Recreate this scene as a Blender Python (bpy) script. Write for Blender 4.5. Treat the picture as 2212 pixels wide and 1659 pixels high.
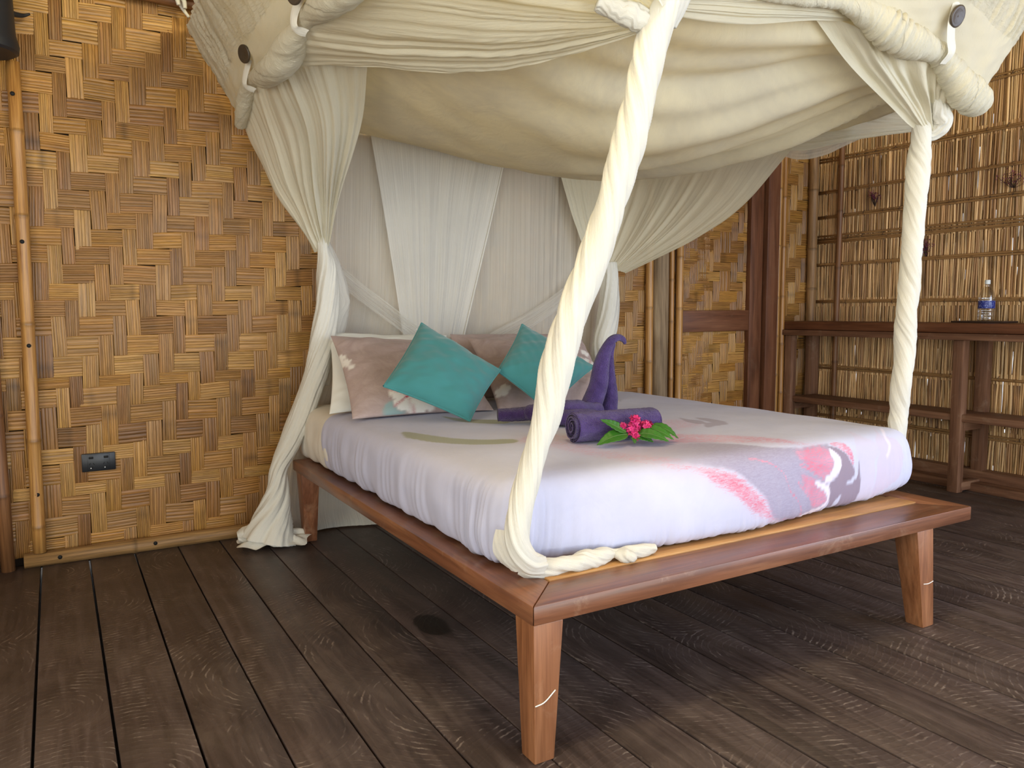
import bpy, bmesh, math, random
import numpy as np
from mathutils import Vector, Matrix

# ------------------------------------------------------------------ scene, camera, sky, daylight, exposure
for o in list(bpy.data.objects):
    bpy.data.objects.remove(o, do_unlink=True)
SC = bpy.context.scene
COL = SC.collection
PI = math.pi

cam_d = bpy.data.cameras.new('camera')
cam = bpy.data.objects.new('camera', cam_d)
COL.objects.link(cam)
R_, U_, F_ = (0.86303, -0.50513, -0.00516), (0.05173, 0.07821, 0.99559), (0.5025, 0.85949, -0.09363)
cam.matrix_world = Matrix(((R_[0], U_[0], -F_[0], 0.0), (R_[1], U_[1], -F_[1], -3.81992),
                           (R_[2], U_[2], -F_[2], 1.0625), (0, 0, 0, 1)))
cam_d.sensor_fit = 'HORIZONTAL'
cam_d.sensor_width = 36.0
cam_d.lens = 1684.865 / 2212 * 36.0
cam_d.clip_start = 0.02
SC.camera = cam

world = bpy.data.worlds.new('daylight_sky')
SC.world = world
world.use_nodes = True
bg = world.node_tree.nodes['Background']
bg.inputs[0].default_value = (0.82, 0.91, 1.0, 1)
bg.inputs[1].default_value = 1.35

def area(name, loc, target, sx, sy, power, col):
    d = bpy.data.lights.new(name, 'AREA')
    d.shape = 'RECTANGLE'; d.size = sx; d.size_y = sy; d.energy = power; d.color = col
    o = bpy.data.objects.new(name, d); COL.objects.link(o)
    o.location = loc
    o.rotation_euler = (Vector(target) - Vector(loc)).to_track_quat('-Z', 'Y').to_euler()
    return o
# daylight through the open veranda side behind the camera, and through the doorway on its right
area('veranda_daylight', (2.9, -8.6, 1.85), (1.8, -1.0, 1.0), 6.5, 3.0, 128, (0.78, 0.87, 1.0))
# low warm light added to lift the underside of the canopy
area('ground_bounce', (0.5, -7.4, -0.35), (1.2, -1.5, 2.3), 7.0, 1.6, 215, (1.0, 0.93, 0.76))
area('doorway_daylight', (4.62, -4.6, 1.3), (2.9, -2.8, 0.1), 1.9, 2.1, 46, (0.66, 0.75, 1.0))
area('side_opening_daylight', (-2.3, -3.3, 1.75), (1.1, -1.5, 2.1), 1.8, 1.5, 46, (1.0, 0.90, 0.68))  # added warm light from the left, brightens the outer canopy
# added warm point light, unseen, that yellows the upper canopy cloth
bl = bpy.data.lights.new('ceiling_bulb', 'POINT'); bl.energy = 95; bl.color = (1.0, 0.88, 0.50); bl.shadow_soft_size = 0.3
blo = bpy.data.objects.new('ceiling_bulb', bl); COL.objects.link(blo); blo.location = (1.1, -2.45, 2.66)

vs = SC.view_settings
vs.view_transform = 'Standard'; vs.look = 'None'; vs.exposure = 0.36; vs.gamma = 1.0; vs.use_curve_mapping = False

rng = np.random.default_rng(7)
random.seed(7)

# ------------------------------------------------------------------ object helpers
ORG = {}

def set_props(o, label=None, cat=None, group=None, kind=None):
    if label: o['label'] = label
    if cat: o['category'] = cat
    if group: o['group'] = group
    if kind: o['kind'] = kind
    return o

def empty(name, loc, label, cat, group=None):
    o = bpy.data.objects.new(name, None)
    o.empty_display_size = 0.05
    COL.objects.link(o); o.location = loc
    ORG[o.name] = np.array(loc, float)
    return set_props(o, label, cat, group)

class MB:
    """collects geometry in world coordinates, links it as one mesh object"""
    def __init__(s):
        s.v = []; s.f = []; s.uv = []; s.c = []; s.m = []; s.n = 0
    def raw(s, verts, faces, uv=None, col=None, mi=0):
        verts = np.asarray(verts, float).reshape(-1, 3); k = len(verts)
        s.v.append(verts)
        s.uv.append(np.zeros((k, 2)) if uv is None else np.asarray(uv, float).reshape(-1, 2))
        if col is None: col = np.ones((k, 3))
        col = np.asarray(col, float)
        if col.ndim == 1: col = np.tile(col, (k, 1))
        s.c.append(col.reshape(-1, 3))
        s.f.extend([[i + s.n for i in f] for f in faces]); s.m.extend([mi] * len(faces))
        s.n += k
    def grid(s, P, uv=None, col=None, wrap=False, mi=0, caps=False):
        P = np.asarray(P, float); m, n = P.shape[:2]
        i, j = np.meshgrid(np.arange(m - 1), np.arange(n if wrap else n - 1), indexing='ij')
        j2 = (j + 1) % n
        q = np.stack([i * n + j, i * n + j2, (i + 1) * n + j2, (i + 1) * n + j], -1).reshape(-1, 4).tolist()
        if caps and wrap:
            q.append(list(range(n))[::-1]); q.append([(m - 1) * n + k for k in range(n)])
        if uv is None:
            a, b = np.meshgrid(np.linspace(0, 1, m), np.linspace(0, 1, n), indexing='ij'); uv = np.stack([a, b], -1)
        if col is not None:
            col = np.asarray(col, float)
            col = np.broadcast_to(col, P.shape) if col.ndim <= 2 and col.shape[-1] == 3 and col.size == 3 else col
        s.raw(P.reshape(-1, 3), q, np.asarray(uv).reshape(-1, 2), None if col is None else np.asarray(col).reshape(-1, 3), mi)
    def bm(s, b, mi=0, col=None):
        b.verts.index_update()
        s.raw([v.co[:] for v in b.verts], [[v.index for v in f.verts] for f in b.faces], mi=mi, col=col)
        b.free()
    def box(s, c, size, bevel=0.003, rot=None, mi=0, col=None, taper=None):
        b = bmesh.new(); bmesh.ops.create_cube(b, size=1.0)
        for v in b.verts:
            k = 1.0
            v.co.x *= size[0]; v.co.y *= size[1]; v.co.z *= size[2]
        if bevel: bmesh.ops.bevel(b, geom=b.edges[:], offset=bevel, segments=2, affect='EDGES', profile=0.5)
        M = Matrix.Translation(Vector(c))
        if rot is not None: M = M @ rot.to_4x4()
        bmesh.ops.transform(b, matrix=M, verts=b.verts[:])
        s.bm(b, mi, col)
    def prism(s, bot, top, bevel=0.003, mi=0, col=None):
        """bot, top: matching 3D polygons"""
        b = bmesh.new(); n = len(bot)
        vb = [b.verts.new(p) for p in bot]; vt = [b.verts.new(p) for p in top]
        b.faces.new(vb[::-1]); b.faces.new(vt)
        for i in range(n): b.faces.new((vb[i], vb[(i + 1) % n], vt[(i + 1) % n], vt[i]))
        bmesh.ops.recalc_face_normals(b, faces=b.faces[:])
        if bevel: bmesh.ops.bevel(b, geom=b.edges[:], offset=bevel, segments=2, affect='EDGES', profile=0.5)
        s.bm(b, mi, col)
    def tube(s, path, rad, n=12, samples=None, caps=True, col=None, mi=0):
        P = catmull(np.asarray(path, float), samples or (len(path) * 6)) if samples != 0 else np.asarray(path, float)
        r = np.interp(np.linspace(0, 1, len(P)), np.linspace(0, 1, len(np.atleast_1d(rad))), np.atleast_1d(rad)) if np.ndim(rad) else np.full(len(P), rad)
        T, N, B = frames(P)
        th = np.linspace(0, 2 * PI, n, endpoint=False)
        G = P[:, None] + r[:, None, None] * (np.cos(th)[None, :, None] * N[:, None] + np.sin(th)[None, :, None] * B[:, None])
        L = np.concatenate([[0], np.cumsum(np.linalg.norm(np.diff(P, axis=0), axis=1))])
        uv = np.stack([np.repeat(L[:, None], n, 1), np.repeat((th / (2 * PI))[None], len(P), 0)], -1)
        s.grid(G, uv, col=col, wrap=True, mi=mi, caps=caps)
    def lathe(s, prof, c, n=32, mi=0, col=None):
        th = np.linspace(0, 2 * PI, n, endpoint=False)
        pr = np.asarray(prof, float)
        G = np.stack([c[0] + pr[:, None, 0] * np.cos(th), c[1] + pr[:, None, 0] * np.sin(th), c[2] + np.repeat(pr[:, None, 1], n, 1)], -1)
        s.grid(G, wrap=True, mi=mi, col=col, caps=True)
    def build(s, name, mats, parent=None, smooth=True, label=None, cat=None, group=None, kind=None, base=None, solid=None):
        V = np.concatenate(s.v); UV = np.concatenate(s.uv); C = np.concatenate(s.c)
        if parent is not None: org = ORG[parent.name]
        elif base is not None: org = np.array(base, float)
        elif kind == 'structure': org = np.zeros(3)
        else: org = np.array([(V[:, 0].min() + V[:, 0].max()) / 2, (V[:, 1].min() + V[:, 1].max()) / 2, V[:, 2].min()])
        me = bpy.data.meshes.new(name)
        me.from_pydata((V - org).tolist(), [], s.f)
        li = np.zeros(len(me.loops), np.int32); me.loops.foreach_get('vertex_index', li)
        ul = me.uv_layers.new(name='UVMap'); ul.data.foreach_set('uv', UV[li].ravel())
        ca = me.color_attributes.new('Col', 'FLOAT_COLOR', 'POINT')
        ca.data.foreach_set('color', np.concatenate([C, np.ones((len(C), 1))], 1).ravel())
        if not isinstance(mats, (list, tuple)): mats = [mats]
        for m in mats: me.materials.append(m)
        if len(mats) > 1: me.polygons.foreach_set('material_index', np.array(s.m, np.int32))
        me.polygons.foreach_set('use_smooth', np.full(len(me.polygons), smooth))
        me.update()
        o = bpy.data.objects.new(name, me); COL.objects.link(o)
        if parent is not None: o.parent = parent
        else: o.location = org
        ORG[o.name] = org
        if smooth == 'auto': pass
        if solid:
            md = o.modifiers.new('thickness', 'SOLIDIFY'); md.thickness = solid; md.offset = 0
        return set_props(o, label, cat, group, kind)

def flat_shade(o, ang=35):
    """smooth shading with sharp edges kept"""
    me = o.data
    bm = bmesh.new(); bm.from_mesh(me)
    for e in bm.edges:
        e.smooth = not (len(e.link_faces) == 2 and e.calc_face_angle(0) > math.radians(ang))
    bm.to_mesh(me); bm.free()
    return o

def catmull(P, n):
    P = np.asarray(P, float); k = len(P)
    if k == 2: return P[0] + np.linspace(0, 1, n)[:, None] * (P[1] - P[0])
    Q = np.concatenate([[2 * P[0] - P[1]], P, [2 * P[-1] - P[-2]]])
    t = np.linspace(0, k - 1, n); i = np.minimum(t.astype(int), k - 2); f = t - i
    f = f.reshape((-1,) + (1,) * (P.ndim - 1))
    a, b, c, d = Q[i], Q[i + 1], Q[i + 2], Q[i + 3]
    return 0.5 * (2 * b + (c - a) * f + (2 * a - 5 * b + 4 * c - d) * f * f + (3 * b - a - 3 * c + d) * f ** 3)

def loft(ctrl, nu, nv):
    C = np.asarray(ctrl, float)
    A = catmull(C, nu)
    return np.swapaxes(catmull(np.swapaxes(A, 0, 1), nv), 0, 1)

def frames(P):
    T = np.gradient(P, axis=0); T /= np.linalg.norm(T, axis=1)[:, None] + 1e-12
    N = np.zeros_like(T)
    a = np.array([0, 0, 1.0]) if abs(T[0][2]) < 0.9 else np.array([1.0, 0, 0])
    n = np.cross(T[0], a); n /= np.linalg.norm(n)
    for i in range(len(P)):
        n = n - T[i] * n.dot(T[i]); n /= np.linalg.norm(n) + 1e-12; N[i] = n
    return T, N, np.cross(T, N)

def normals(P):
    a = np.gradient(P, axis=0); b = np.gradient(P, axis=1)
    n = np.cross(a, b); return n / (np.linalg.norm(n, axis=-1, keepdims=True) + 1e-9)

def wob(x, y, seed=0, k=7, f=1.0):
    """smooth pseudo noise, about -1..1"""
    r = np.random.default_rng(1000 + seed); out = np.zeros(np.broadcast(x, y).shape)
    for i in range(k):
        a, b = r.normal(0, f, 2) * (1 + 0.35 * i); out = out + np.sin(a * x + b * y + r.uniform(0, 6.28)) / (1 + 0.25 * i)
    return out / 2.6

def creases(t, seed, freqs, sharp=0.6):
    """1D fold profile from summed, unevenly spaced folds, about -1..1"""
    r = np.random.default_rng(2000 + seed); out = 0 * t; tot = 0
    for f in freqs:
        s = np.sin(2 * PI * f * (t + 0.04 * np.sin(2 * PI * (t * f * 0.23 + r.uniform()))) + r.uniform(0, 6.28))
        w = 1.0 / f ** 0.75; out = out + w * (np.abs(s) ** sharp * np.sign(s)); tot += w
    return out / tot

# ------------------------------------------------------------------ material helper
class G:
    def __init__(s, name):
        s.mat = bpy.data.materials.new(name); s.mat.use_nodes = True
        s.t = s.mat.node_tree; s.t.nodes.clear()
        s.out = s.t.nodes.new('ShaderNodeOutputMaterial')
    def n(s, typ, ins=None, **props):
        nd = s.t.nodes.new('ShaderNode' + typ)
        for k, v in props.items(): setattr(nd, k, v)
        for k, v in (ins or {}).items():
            sock = nd.inputs[k]
            if isinstance(v, bpy.types.NodeSocket): s.t.links.new(v, sock)
            else:
                if sock.type == 'RGBA' and len(v) == 3: v = (*v, 1)
                sock.default_value = v
        return nd
    def coord(s, kind='Object', scale=(1, 1, 1), loc=(0, 0, 0)):
        tc = s.n('TexCoord')
        return s.n('Mapping', {'Vector': tc.outputs[kind], 'Scale': scale, 'Location': loc}).outputs[0]
    def noise(s, vec, scale, detail=4, rough=0.6, dist=0.0):
        return s.n('TexNoise', {'Vector': vec, 'Scale': scale, 'Detail': detail, 'Roughness': rough, 'Distortion': dist}).outputs[0]
    def ramp(s, fac, stops):
        nd = s.n('ValToRGB', {'Fac': fac}); cr = nd.color_ramp
        while len(cr.elements) < len(stops): cr.elements.new(0.5)
        for e, (p, c) in zip(cr.elements, stops):
            e.position = p; e.color = (*c, 1) if len(c) == 3 else c
        return nd.outputs[0]
    def mix(s, fac, a, b, mode='MIX'):
        nd = s.n('Mix', data_type='RGBA', blend_type=mode)
        for idx, v in ((0, fac), (6, a), (7, b)):
            if isinstance(v, bpy.types.NodeSocket): s.t.links.new(v, nd.inputs[idx])
            else: nd.inputs[idx].default_value = v if idx == 0 else (*v, 1)[:4]
        return nd.outputs[2]
    def math(s, op, a, b=0.0, clamp=False):
        nd = s.n('Math', operation=op, use_clamp=clamp)
        for i, v in ((0, a), (1, b)):
            if isinstance(v, bpy.types.NodeSocket): s.t.links.new(v, nd.inputs[i])
            else: nd.inputs[i].default_value = v
        return nd.outputs[0]
    def bump(s, h, strength=0.3, dist=0.01):
        return s.n('Bump', {'Height': h, 'Strength': strength, 'Distance': dist}).outputs[0]
    def bsdf(s, **ins):
        nd = s.n('BsdfPrincipled', {k.replace('_', ' '): v for k, v in ins.items()})
        s.t.links.new(nd.outputs[0], s.out.inputs[0]); return nd
    def finish(s, sh):
        s.t.links.new(sh, s.out.inputs[0]); return s.mat

# ------------------------------------------------------------------ materials
def srgb(r, g, b):
    f = lambda c: (c / 12.92 if c <= 0.04045 else ((c + 0.055) / 1.055) ** 2.4)
    return tuple(f(x / 255) for x in (r, g, b))

def mat_strands(name, rough=0.42, streak=(9, 150), dark=0.55):
    """split-cane colour carried per strand, fine grain along the strand (UV u)"""
    g = G(name)
    col = g.n('VertexColor', layer_name='Col').outputs[0]
    uv = g.coord('UV', (streak[0], streak[1], 1))
    n1 = g.noise(uv, 1.0, 5, 0.65, 0.3)
    n2 = g.noise(g.coord('Object', (1, 1, 1)), 2.3, 3)
    f = g.ramp(n1, [(0.3, (dark, dark * 0.93, dark * 0.85)), (0.55, (1, 1, 1)), (0.8, (1.18, 1.16, 1.12))])
    f2 = g.ramp(n2, [(0.3, (0.86, 0.84, 0.82)), (0.7, (1.08, 1.08, 1.06))])
    c = g.mix(1.0, g.mix(1.0, col, f, 'MULTIPLY'), f2, 'MULTIPLY')
    g.bsdf(Base_Color=c, Roughness=rough, Normal=g.bump(n1, 0.35, 0.002))
    return g.mat

def mat_bamboo(name, c1, c2, rough=0.38):
    g = G(name)
    col = g.n('VertexColor', layer_name='Col').outputs[0]
    uv = g.coord('UV', (2.2, 9, 1))
    n1 = g.noise(uv, 2.0, 5, 0.6, 0.6)
    n2 = g.noise(g.coord('UV', (5, 60, 1)), 1.0, 3)
    c = g.ramp(n1, [(0.25, c2), (0.6, c1), (0.85, tuple(min(1, x * 1.25) for x in c1))])
    c = g.mix(1.0, c, g.ramp(n2, [(0.3, (0.75, 0.72, 0.68)), (0.6, (1.05, 1.05, 1.05))]), 'MULTIPLY')
    c = g.mix(1.0, c, col, 'MULTIPLY')
    g.bsdf(Base_Color=c, Roughness=rough, Normal=g.bump(n2, 0.2, 0.002))
    return g.mat

def mat_wood(name, c1, c2, c3, axis='x', rough=0.45, fine=70, wear=0.0, wearcol=(0.45, 0.40, 0.36), bump=0.15, spec=0.4, coat=0.0):
    g = G(name)
    sc = {'x': (1.3, 14, 14), 'y': (14, 1.3, 14), 'z': (14, 14, 1.3)}[axis]
    v = g.coord('Object', sc)
    n1 = g.noise(v, 1.0, 6, 0.6, 1.1)
    sf = {'x': (4, fine * 2, fine * 2), 'y': (fine * 2, 4, fine * 2), 'z': (fine * 2, fine * 2, 4)}[axis]
    n2 = g.noise(g.coord('Object', sf), 1.0, 3, 0.6)
    c = g.ramp(n1, [(0.25, c1), (0.5, c2), (0.75, c3)])
    c = g.mix(1.0, c, g.ramp(n2, [(0.3, (0.72, 0.7, 0.68)), (0.62, (1.06, 1.06, 1.06))]), 'MULTIPLY')
    c = g.mix(1.0, c, g.n('VertexColor', layer_name='Col').outputs[0], 'MULTIPLY')
    if wear:
        w = g.noise(g.coord('Object'), 7.0, 8, 0.72, 0.5)
        wm = g.ramp(w, [(0.56, (0, 0, 0)), (0.7, (wear,) * 3)])
        c = g.mix(wm, c, wearcol)
    g.bsdf(Base_Color=c, Roughness=g.ramp(n1, [(0.3, (rough - 0.06,) * 3), (0.7, (rough + 0.1,) * 3)]),
           Normal=g.bump(n2, bump, 0.002), Specular_IOR_Level=spec, Coat_Weight=coat, Coat_Roughness=0.28)
    return g.mat

def mat_cloth(name, col, trans=0.35, sheer=0.0, fine=900, bump=0.25, wr=26, wrs=0.35, uvstretch=(1, 1), dirt=None, vcol=False):
    g = G(name)
    v = g.coord('Object')
    weave = g.noise(v, fine, 2, 0.5)
    cr = g.noise(g.coord('UV', (uvstretch[0], uvstretch[1], 1)), wr, 5, 0.62, 0.8)
    h = g.math('ADD', g.math('MULTIPLY', weave, 0.12), cr)
    nrm = g.bump(h, wrs, 0.006)
    c = col
    blotch = g.noise(v, 3.2, 4, 0.6)
    c = g.mix(1.0, g.ramp(blotch, [(0.3, tuple(x * 0.93 for x in col)), (0.7, col)]), g.n('VertexColor', layer_name='Col').outputs[0], 'MULTIPLY')
    if dirt:
        d = g.ramp(g.noise(v, 1.7, 5, 0.7, 0.4), [(0.42, (0, 0, 0)), (0.72, (0.75,) * 3)])
        c = g.mix(d, c, dirt)
    dif = g.n('BsdfDiffuse', {'Color': c, 'Normal': nrm}).outputs[0]
    tr = g.n('BsdfTranslucent', {'Color': c, 'Normal': nrm}).outputs[0]
    sh = g.n('MixShader', {0: trans, 1: dif, 2: tr}).outputs[0]
    if sheer:
        tp = g.n('BsdfTransparent').outputs[0]
        m = g.ramp(g.noise(g.coord('UV', (uvstretch[0] * 0.4, uvstretch[1] * 3, 1)), wr, 3), [(0.35, (sheer * 1.25,) * 3), (0.65, (sheer * 0.7,) * 3)])
        sh = g.n('MixShader', {0: m, 1: sh, 2: tp}).outputs[0]
    return g.finish(sh)

def mat_plain(name, col, rough=0.5, bump=0.0, bscale=60, var=0.1, spec=0.5, sheen=0.0):
    g = G(name)
    v = g.coord('Object')
    n = g.noise(v, bscale, 4)
    big = g.noise(v, 6, 3)
    c = g.ramp(big, [(0.3, tuple(x * (1 - var) for x in col)), (0.7, tuple(min(1, x * (1 + var)) for x in col))])
    c = g.mix(1.0, c, g.n('VertexColor', layer_name='Col').outputs[0], 'MULTIPLY')
    kw = dict(Base_Color=c, Roughness=rough, Specular_IOR_Level=spec, Sheen_Weight=sheen)
    if bump: kw['Normal'] = g.bump(n, bump, 0.004)
    g.bsdf(**kw); return g.mat

M = {}
M['weave'] = mat_strands('woven_bamboo_cane')
M['reed'] = mat_strands('dry_reed', 0.55, (3, 8), 0.7)
M['backing'] = mat_plain('dark_cane_backing', srgb(46, 32, 20), 0.8)
M['bamboo'] = mat_bamboo('yellow_bamboo', srgb(190, 143, 80), srgb(140, 92, 44))
M['bamboo_grey'] = mat_bamboo('weathered_bamboo', srgb(150, 118, 78), srgb(100, 74, 46), 0.55)
M['bamboo_brown'] = mat_bamboo('brown_bamboo', srgb(134, 92, 56), srgb(88, 56, 32), 0.5)
for ax in 'xyz':
    M['bed_' + ax] = mat_wood('reddish_hardwood_' + ax, srgb(88, 52, 35), srgb(126, 80, 54), srgb(152, 104, 72), ax, 0.36, 60, 0.4, srgb(168, 138, 112), coat=0.35)
    M['dark_' + ax] = mat_wood('dark_hardwood_' + ax, srgb(72, 43, 27), srgb(108, 67, 43), srgb(130, 87, 59), ax, 0.5, 60, 0.2, srgb(128, 104, 84))
    M['shelf_' + ax] = mat_wood('dusty_shelf_wood_' + ax, srgb(82, 54, 40), srgb(124, 88, 66), srgb(152, 116, 90), ax, 0.6, 50, 0.45, srgb(160, 138, 118))
M['leg_light'] = mat_wood('orange_brown_hardwood', srgb(112, 68, 42), srgb(148, 98, 64), srgb(174, 124, 86), 'z', 0.4, 60, 0.15, srgb(200, 170, 140))
M['slat'] = mat_wood('pale_slat_wood', srgb(150, 106, 60), srgb(184, 140, 88), srgb(205, 166, 114), 'x', 0.5, 30)
M['old_post'] = mat_wood('grey_weathered_timber', srgb(92, 74, 54), srgb(140, 118, 90), srgb(166, 146, 118), 'z', 0.75, 40, 0, bump=0.6)
CREAM = (0.83, 0.79, 0.635)
M['net'] = mat_cloth('cream_cotton_gauze', (0.82, 0.80, 0.715), 0.16, 0, 900, 0.25, 5, 0.45, (3, 14))
M['net_roll'] = mat_cloth('rolled_cotton_gauze', CREAM, 0.32, 0, 900, 0.25, 6, 0.7, (10, 3))
M['net_band'] = mat_cloth('plain_cotton_band', CREAM, 0.42, 0, 900, 0.25, 5, 0.4, (3, 3))
M['net_shir'] = mat_cloth('shirred_cotton', CREAM, 0.42, 0, 900, 0.25, 9, 0.9, (14, 2.2))
M['net_swag'] = mat_cloth('drawn_cotton_gauze', CREAM, 0.40, 0, 900, 0.25, 5, 0.45, (16, 2.5))
M['net_roof'] = mat_cloth('dusty_canopy_cotton', (0.77, 0.70, 0.50), 0.24, 0, 700, 0.25, 7, 0.55, (3, 5), dirt=(0.50, 0.46, 0.38))
M['net_sheer'] = mat_cloth('sheer_cotton_gauze', (0.80, 0.76, 0.655), 0.14, 0.40, 900, 0.2, 5, 0.4, (1.2, 26))
M['net_sheer2'] = mat_cloth('sheer_cotton_gauze_overlap', (0.82, 0.80, 0.73), 0.16, 0.34, 900, 0.2, 5, 0.35, (1.2, 22))
M['net_strap'] = mat_cloth('sheer_tie_gauze', (0.80, 0.78, 0.71), 0.40, 0.62, 900, 0.2, 4, 0.3, (2, 8))
M['net_fan'] = mat_cloth('gathered_sheer_gauze', CREAM, 0.24, 0.10, 900, 0.25, 5, 0.4, (2.5, 18))
M['teal'] = mat_plain('teal_cotton', srgb(62, 128, 128), 0.75, 0.12, 500, 0.05, 0.2, 0.35)
M['white_pillow'] = mat_plain('white_cotton', (0.80, 0.81, 0.76), 0.85, 0.1, 400, 0.03, 0.1)
M['pad'] = mat_plain('cream_mattress_protector', (0.72, 0.68, 0.60), 0.85, 0.12, 300, 0.04, 0.1)
M['black'] = mat_plain('black_plastic', srgb(26, 29, 34), 0.35, 0, 60, 0.05)
M['black_hole'] = mat_plain('socket_hole_black', (0.004, 0.004, 0.004), 0.7)
M['metal'] = mat_plain('screw_metal', (0.75, 0.75, 0.75), 0.3)
M['lamp_black'] = mat_plain('matt_black_fixture', srgb(30, 34, 42), 0.5)
M['button'] = mat_plain('dark_coconut_button', srgb(66, 56, 44), 0.4, 0.2, 120, 0.35)
M['leaf'] = mat_plain('green_leaf', srgb(50, 104, 34), 0.4, 0.15, 90, 0.18)
M['stem'] = mat_plain('green_stem', srgb(92, 120, 60), 0.5)
M['petal'] = mat_plain('crimson_petal', srgb(206, 42, 112), 0.55, 0, 60, 0.12)
M['dried'] = mat_plain('dried_purple_flower', srgb(112, 42, 74), 0.8, 0, 60, 0.3)
M['twig'] = mat_plain('dry_twig', srgb(56, 40, 34), 0.8)
M['cap'] = mat_plain('white_bottle_cap', (0.74, 0.80, 0.82), 0.4)
M['tray'] = mat_plain('dark_tray', srgb(58, 42, 34), 0.5)

def mat_terry():
    g = G('purple_terry')
    v = g.coord('Object')
    n = g.n('TexVoronoi', {'Vector': v, 'Scale': 330.0}).outputs[0]
    n2 = g.noise(v, 22, 4)
    c = g.ramp(n2, [(0.3, srgb(62, 46, 96)), (0.7, srgb(88, 70, 128))])
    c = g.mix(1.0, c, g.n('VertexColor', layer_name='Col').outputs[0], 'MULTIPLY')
    g.bsdf(Base_Color=c, Roughness=0.95, Sheen_Weight=0.22, Sheen_Roughness=0.5, Specular_IOR_Level=0.05,
           Normal=g.bump(g.math('ADD', n, g.math('MULTIPLY', g.noise(v, 150, 3), 0.8)), 0.85, 0.004))
    return g.mat
M['terry'] = mat_terry()

def mat_bottle():
    g = G('clear_bottle_plastic')
    gl = g.n('BsdfGlossy', {'Color': (1, 1, 1), 'Roughness': 0.06}).outputs[0]
    tp = g.n('BsdfTransparent', {'Color': (0.93, 0.95, 0.95)}).outputs[0]
    fr = g.n('LayerWeight', {'Blend': 0.35}).outputs[1]
    fac = g.math('ADD', g.math('MULTIPLY', fr, 0.55), 0.07, True)
    return g.finish(g.n('MixShader', {0: fac, 1: tp, 2: gl}).outputs[0])
M['bottle'] = mat_bottle()

def mat_label():
    g = G('blue_bottle_label')
    uv = g.n('TexCoord').outputs['UV']
    sx = g.n('SeparateXYZ', {0: uv}).outputs
    st = g.math('GREATER_THAN', g.noise(g.coord('UV', (5, 30, 1)), 2.0, 2), 0.60)
    c = g.mix(st, srgb(30, 46, 128), srgb(150, 166, 220))
    g.bsdf(Base_Color=c, Roughness=0.35); return g.mat
M['label'] = mat_label()

def mat_sheet():
    """white bed sheet, big lily print; masks per vertex: Prt = (grey, red, lilac) Prt2 = (dark, white, green)"""
    g = G('lily_print_sheet')
    a = g.n('SeparateColor', {0: g.n('VertexColor', layer_name='Prt').outputs[0]}).outputs
    b = g.n('SeparateColor', {0: g.n('VertexColor', layer_name='Prt2').outputs[0]}).outputs
    uv = g.n('TexCoord').outputs['UV']
    st = g.n('Mapping', {'Vector': uv, 'Rotation': (0, 0, 0.75), 'Scale': (26, 130, 1)}).outputs[0]
    n0 = g.noise(st, 1.6, 6, 0.72, 1.2)
    n = g.n('MapRange', {0: n0, 1: 0.33, 2: 0.67}).outputs[0]
    n2 = g.noise(uv, 5.0, 4, 0.6, 0.6)
    base = g.ramp(n2, [(0.3, (0.51, 0.525, 0.68)), (0.7, (0.565, 0.58, 0.74))])
    c = g.mix(g.math('MULTIPLY', a[2], g.ramp(n2, [(0.25, (0.55,) * 3), (0.75, (1,) * 3)])), base, (0.56, 0.45, 0.58))
    c = g.mix(g.math('MULTIPLY', a[0], g.ramp(n, [(0.2, (0.80,) * 3), (0.8, (1,) * 3)])), c, (0.33, 0.30, 0.415))
    red = g.math('MULTIPLY', g.math('SUBTRACT', g.math('MULTIPLY', a[1], 1.08), n), 1.25, True)
    c = g.mix(red, c, g.mix(g.ramp(n2, [(0.35, (0,) * 3), (0.65, (1,) * 3)]), (0.60, 0.17, 0.26), (0.66, 0.34, 0.46)))
    c = g.mix(b[0], c, (0.275, 0.225, 0.30))
    c = g.mix(b[1], c, (0.74, 0.68, 0.79))
    c = g.mix(g.math('MULTIPLY', b[2], 0.9), c, (0.31, 0.32, 0.215))
    cr = g.noise(g.n('Mapping', {'Vector': uv, 'Scale': (1.4, 1.0, 1)}).outputs[0], 7, 5, 0.6, 1.2)
    fi = g.noise(g.coord('Object'), 700, 2)
    g.bsdf(Base_Color=c, Roughness=0.8, Specular_IOR_Level=0.15, Sheen_Weight=0.08,
           Normal=g.bump(g.math('ADD', cr, g.math('MULTIPLY', fi, 0.1)), 0.32, 0.008))
    return g.mat
M['sheet'] = mat_sheet()

def mat_pillow():
    """mauve pillow case; Prt = (white petals, crimson veins, teal leaf)"""
    g = G('mauve_floral_pillowcase')
    a = g.n('SeparateColor', {0: g.n('VertexColor', layer_name='Col').outputs[0]}).outputs
    v = g.coord('Object')
    n = g.noise(v, 9, 5, 0.65, 0.8)
    base = g.ramp(n, [(0.3, srgb(160, 140, 134)), (0.7, srgb(186, 167, 162))])
    inv = lambda s_: g.math('SUBTRACT', 1.0, s_, True)
    c = g.mix(inv(a[0]), base, (0.80, 0.77, 0.72))
    c = g.mix(inv(a[2]), c, (0.30, 0.42, 0.42))
    vn = g.noise(v, 70, 4, 0.7, 2.0)
    c = g.mix(g.math('MULTIPLY', inv(a[1]), g.ramp(vn, [(0.36, (0,) * 3), (0.50, (1,) * 3)])), c, (0.46, 0.05, 0.09))
    g.bsdf(Base_Color=c, Roughness=0.8, Specular_IOR_Level=0.15, Sheen_Weight=0.1, Normal=g.bump(g.noise(v, 30, 5, 0.6, 0.8), 0.35, 0.006))
    return g.mat
M['mauve'] = mat_pillow()

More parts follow.
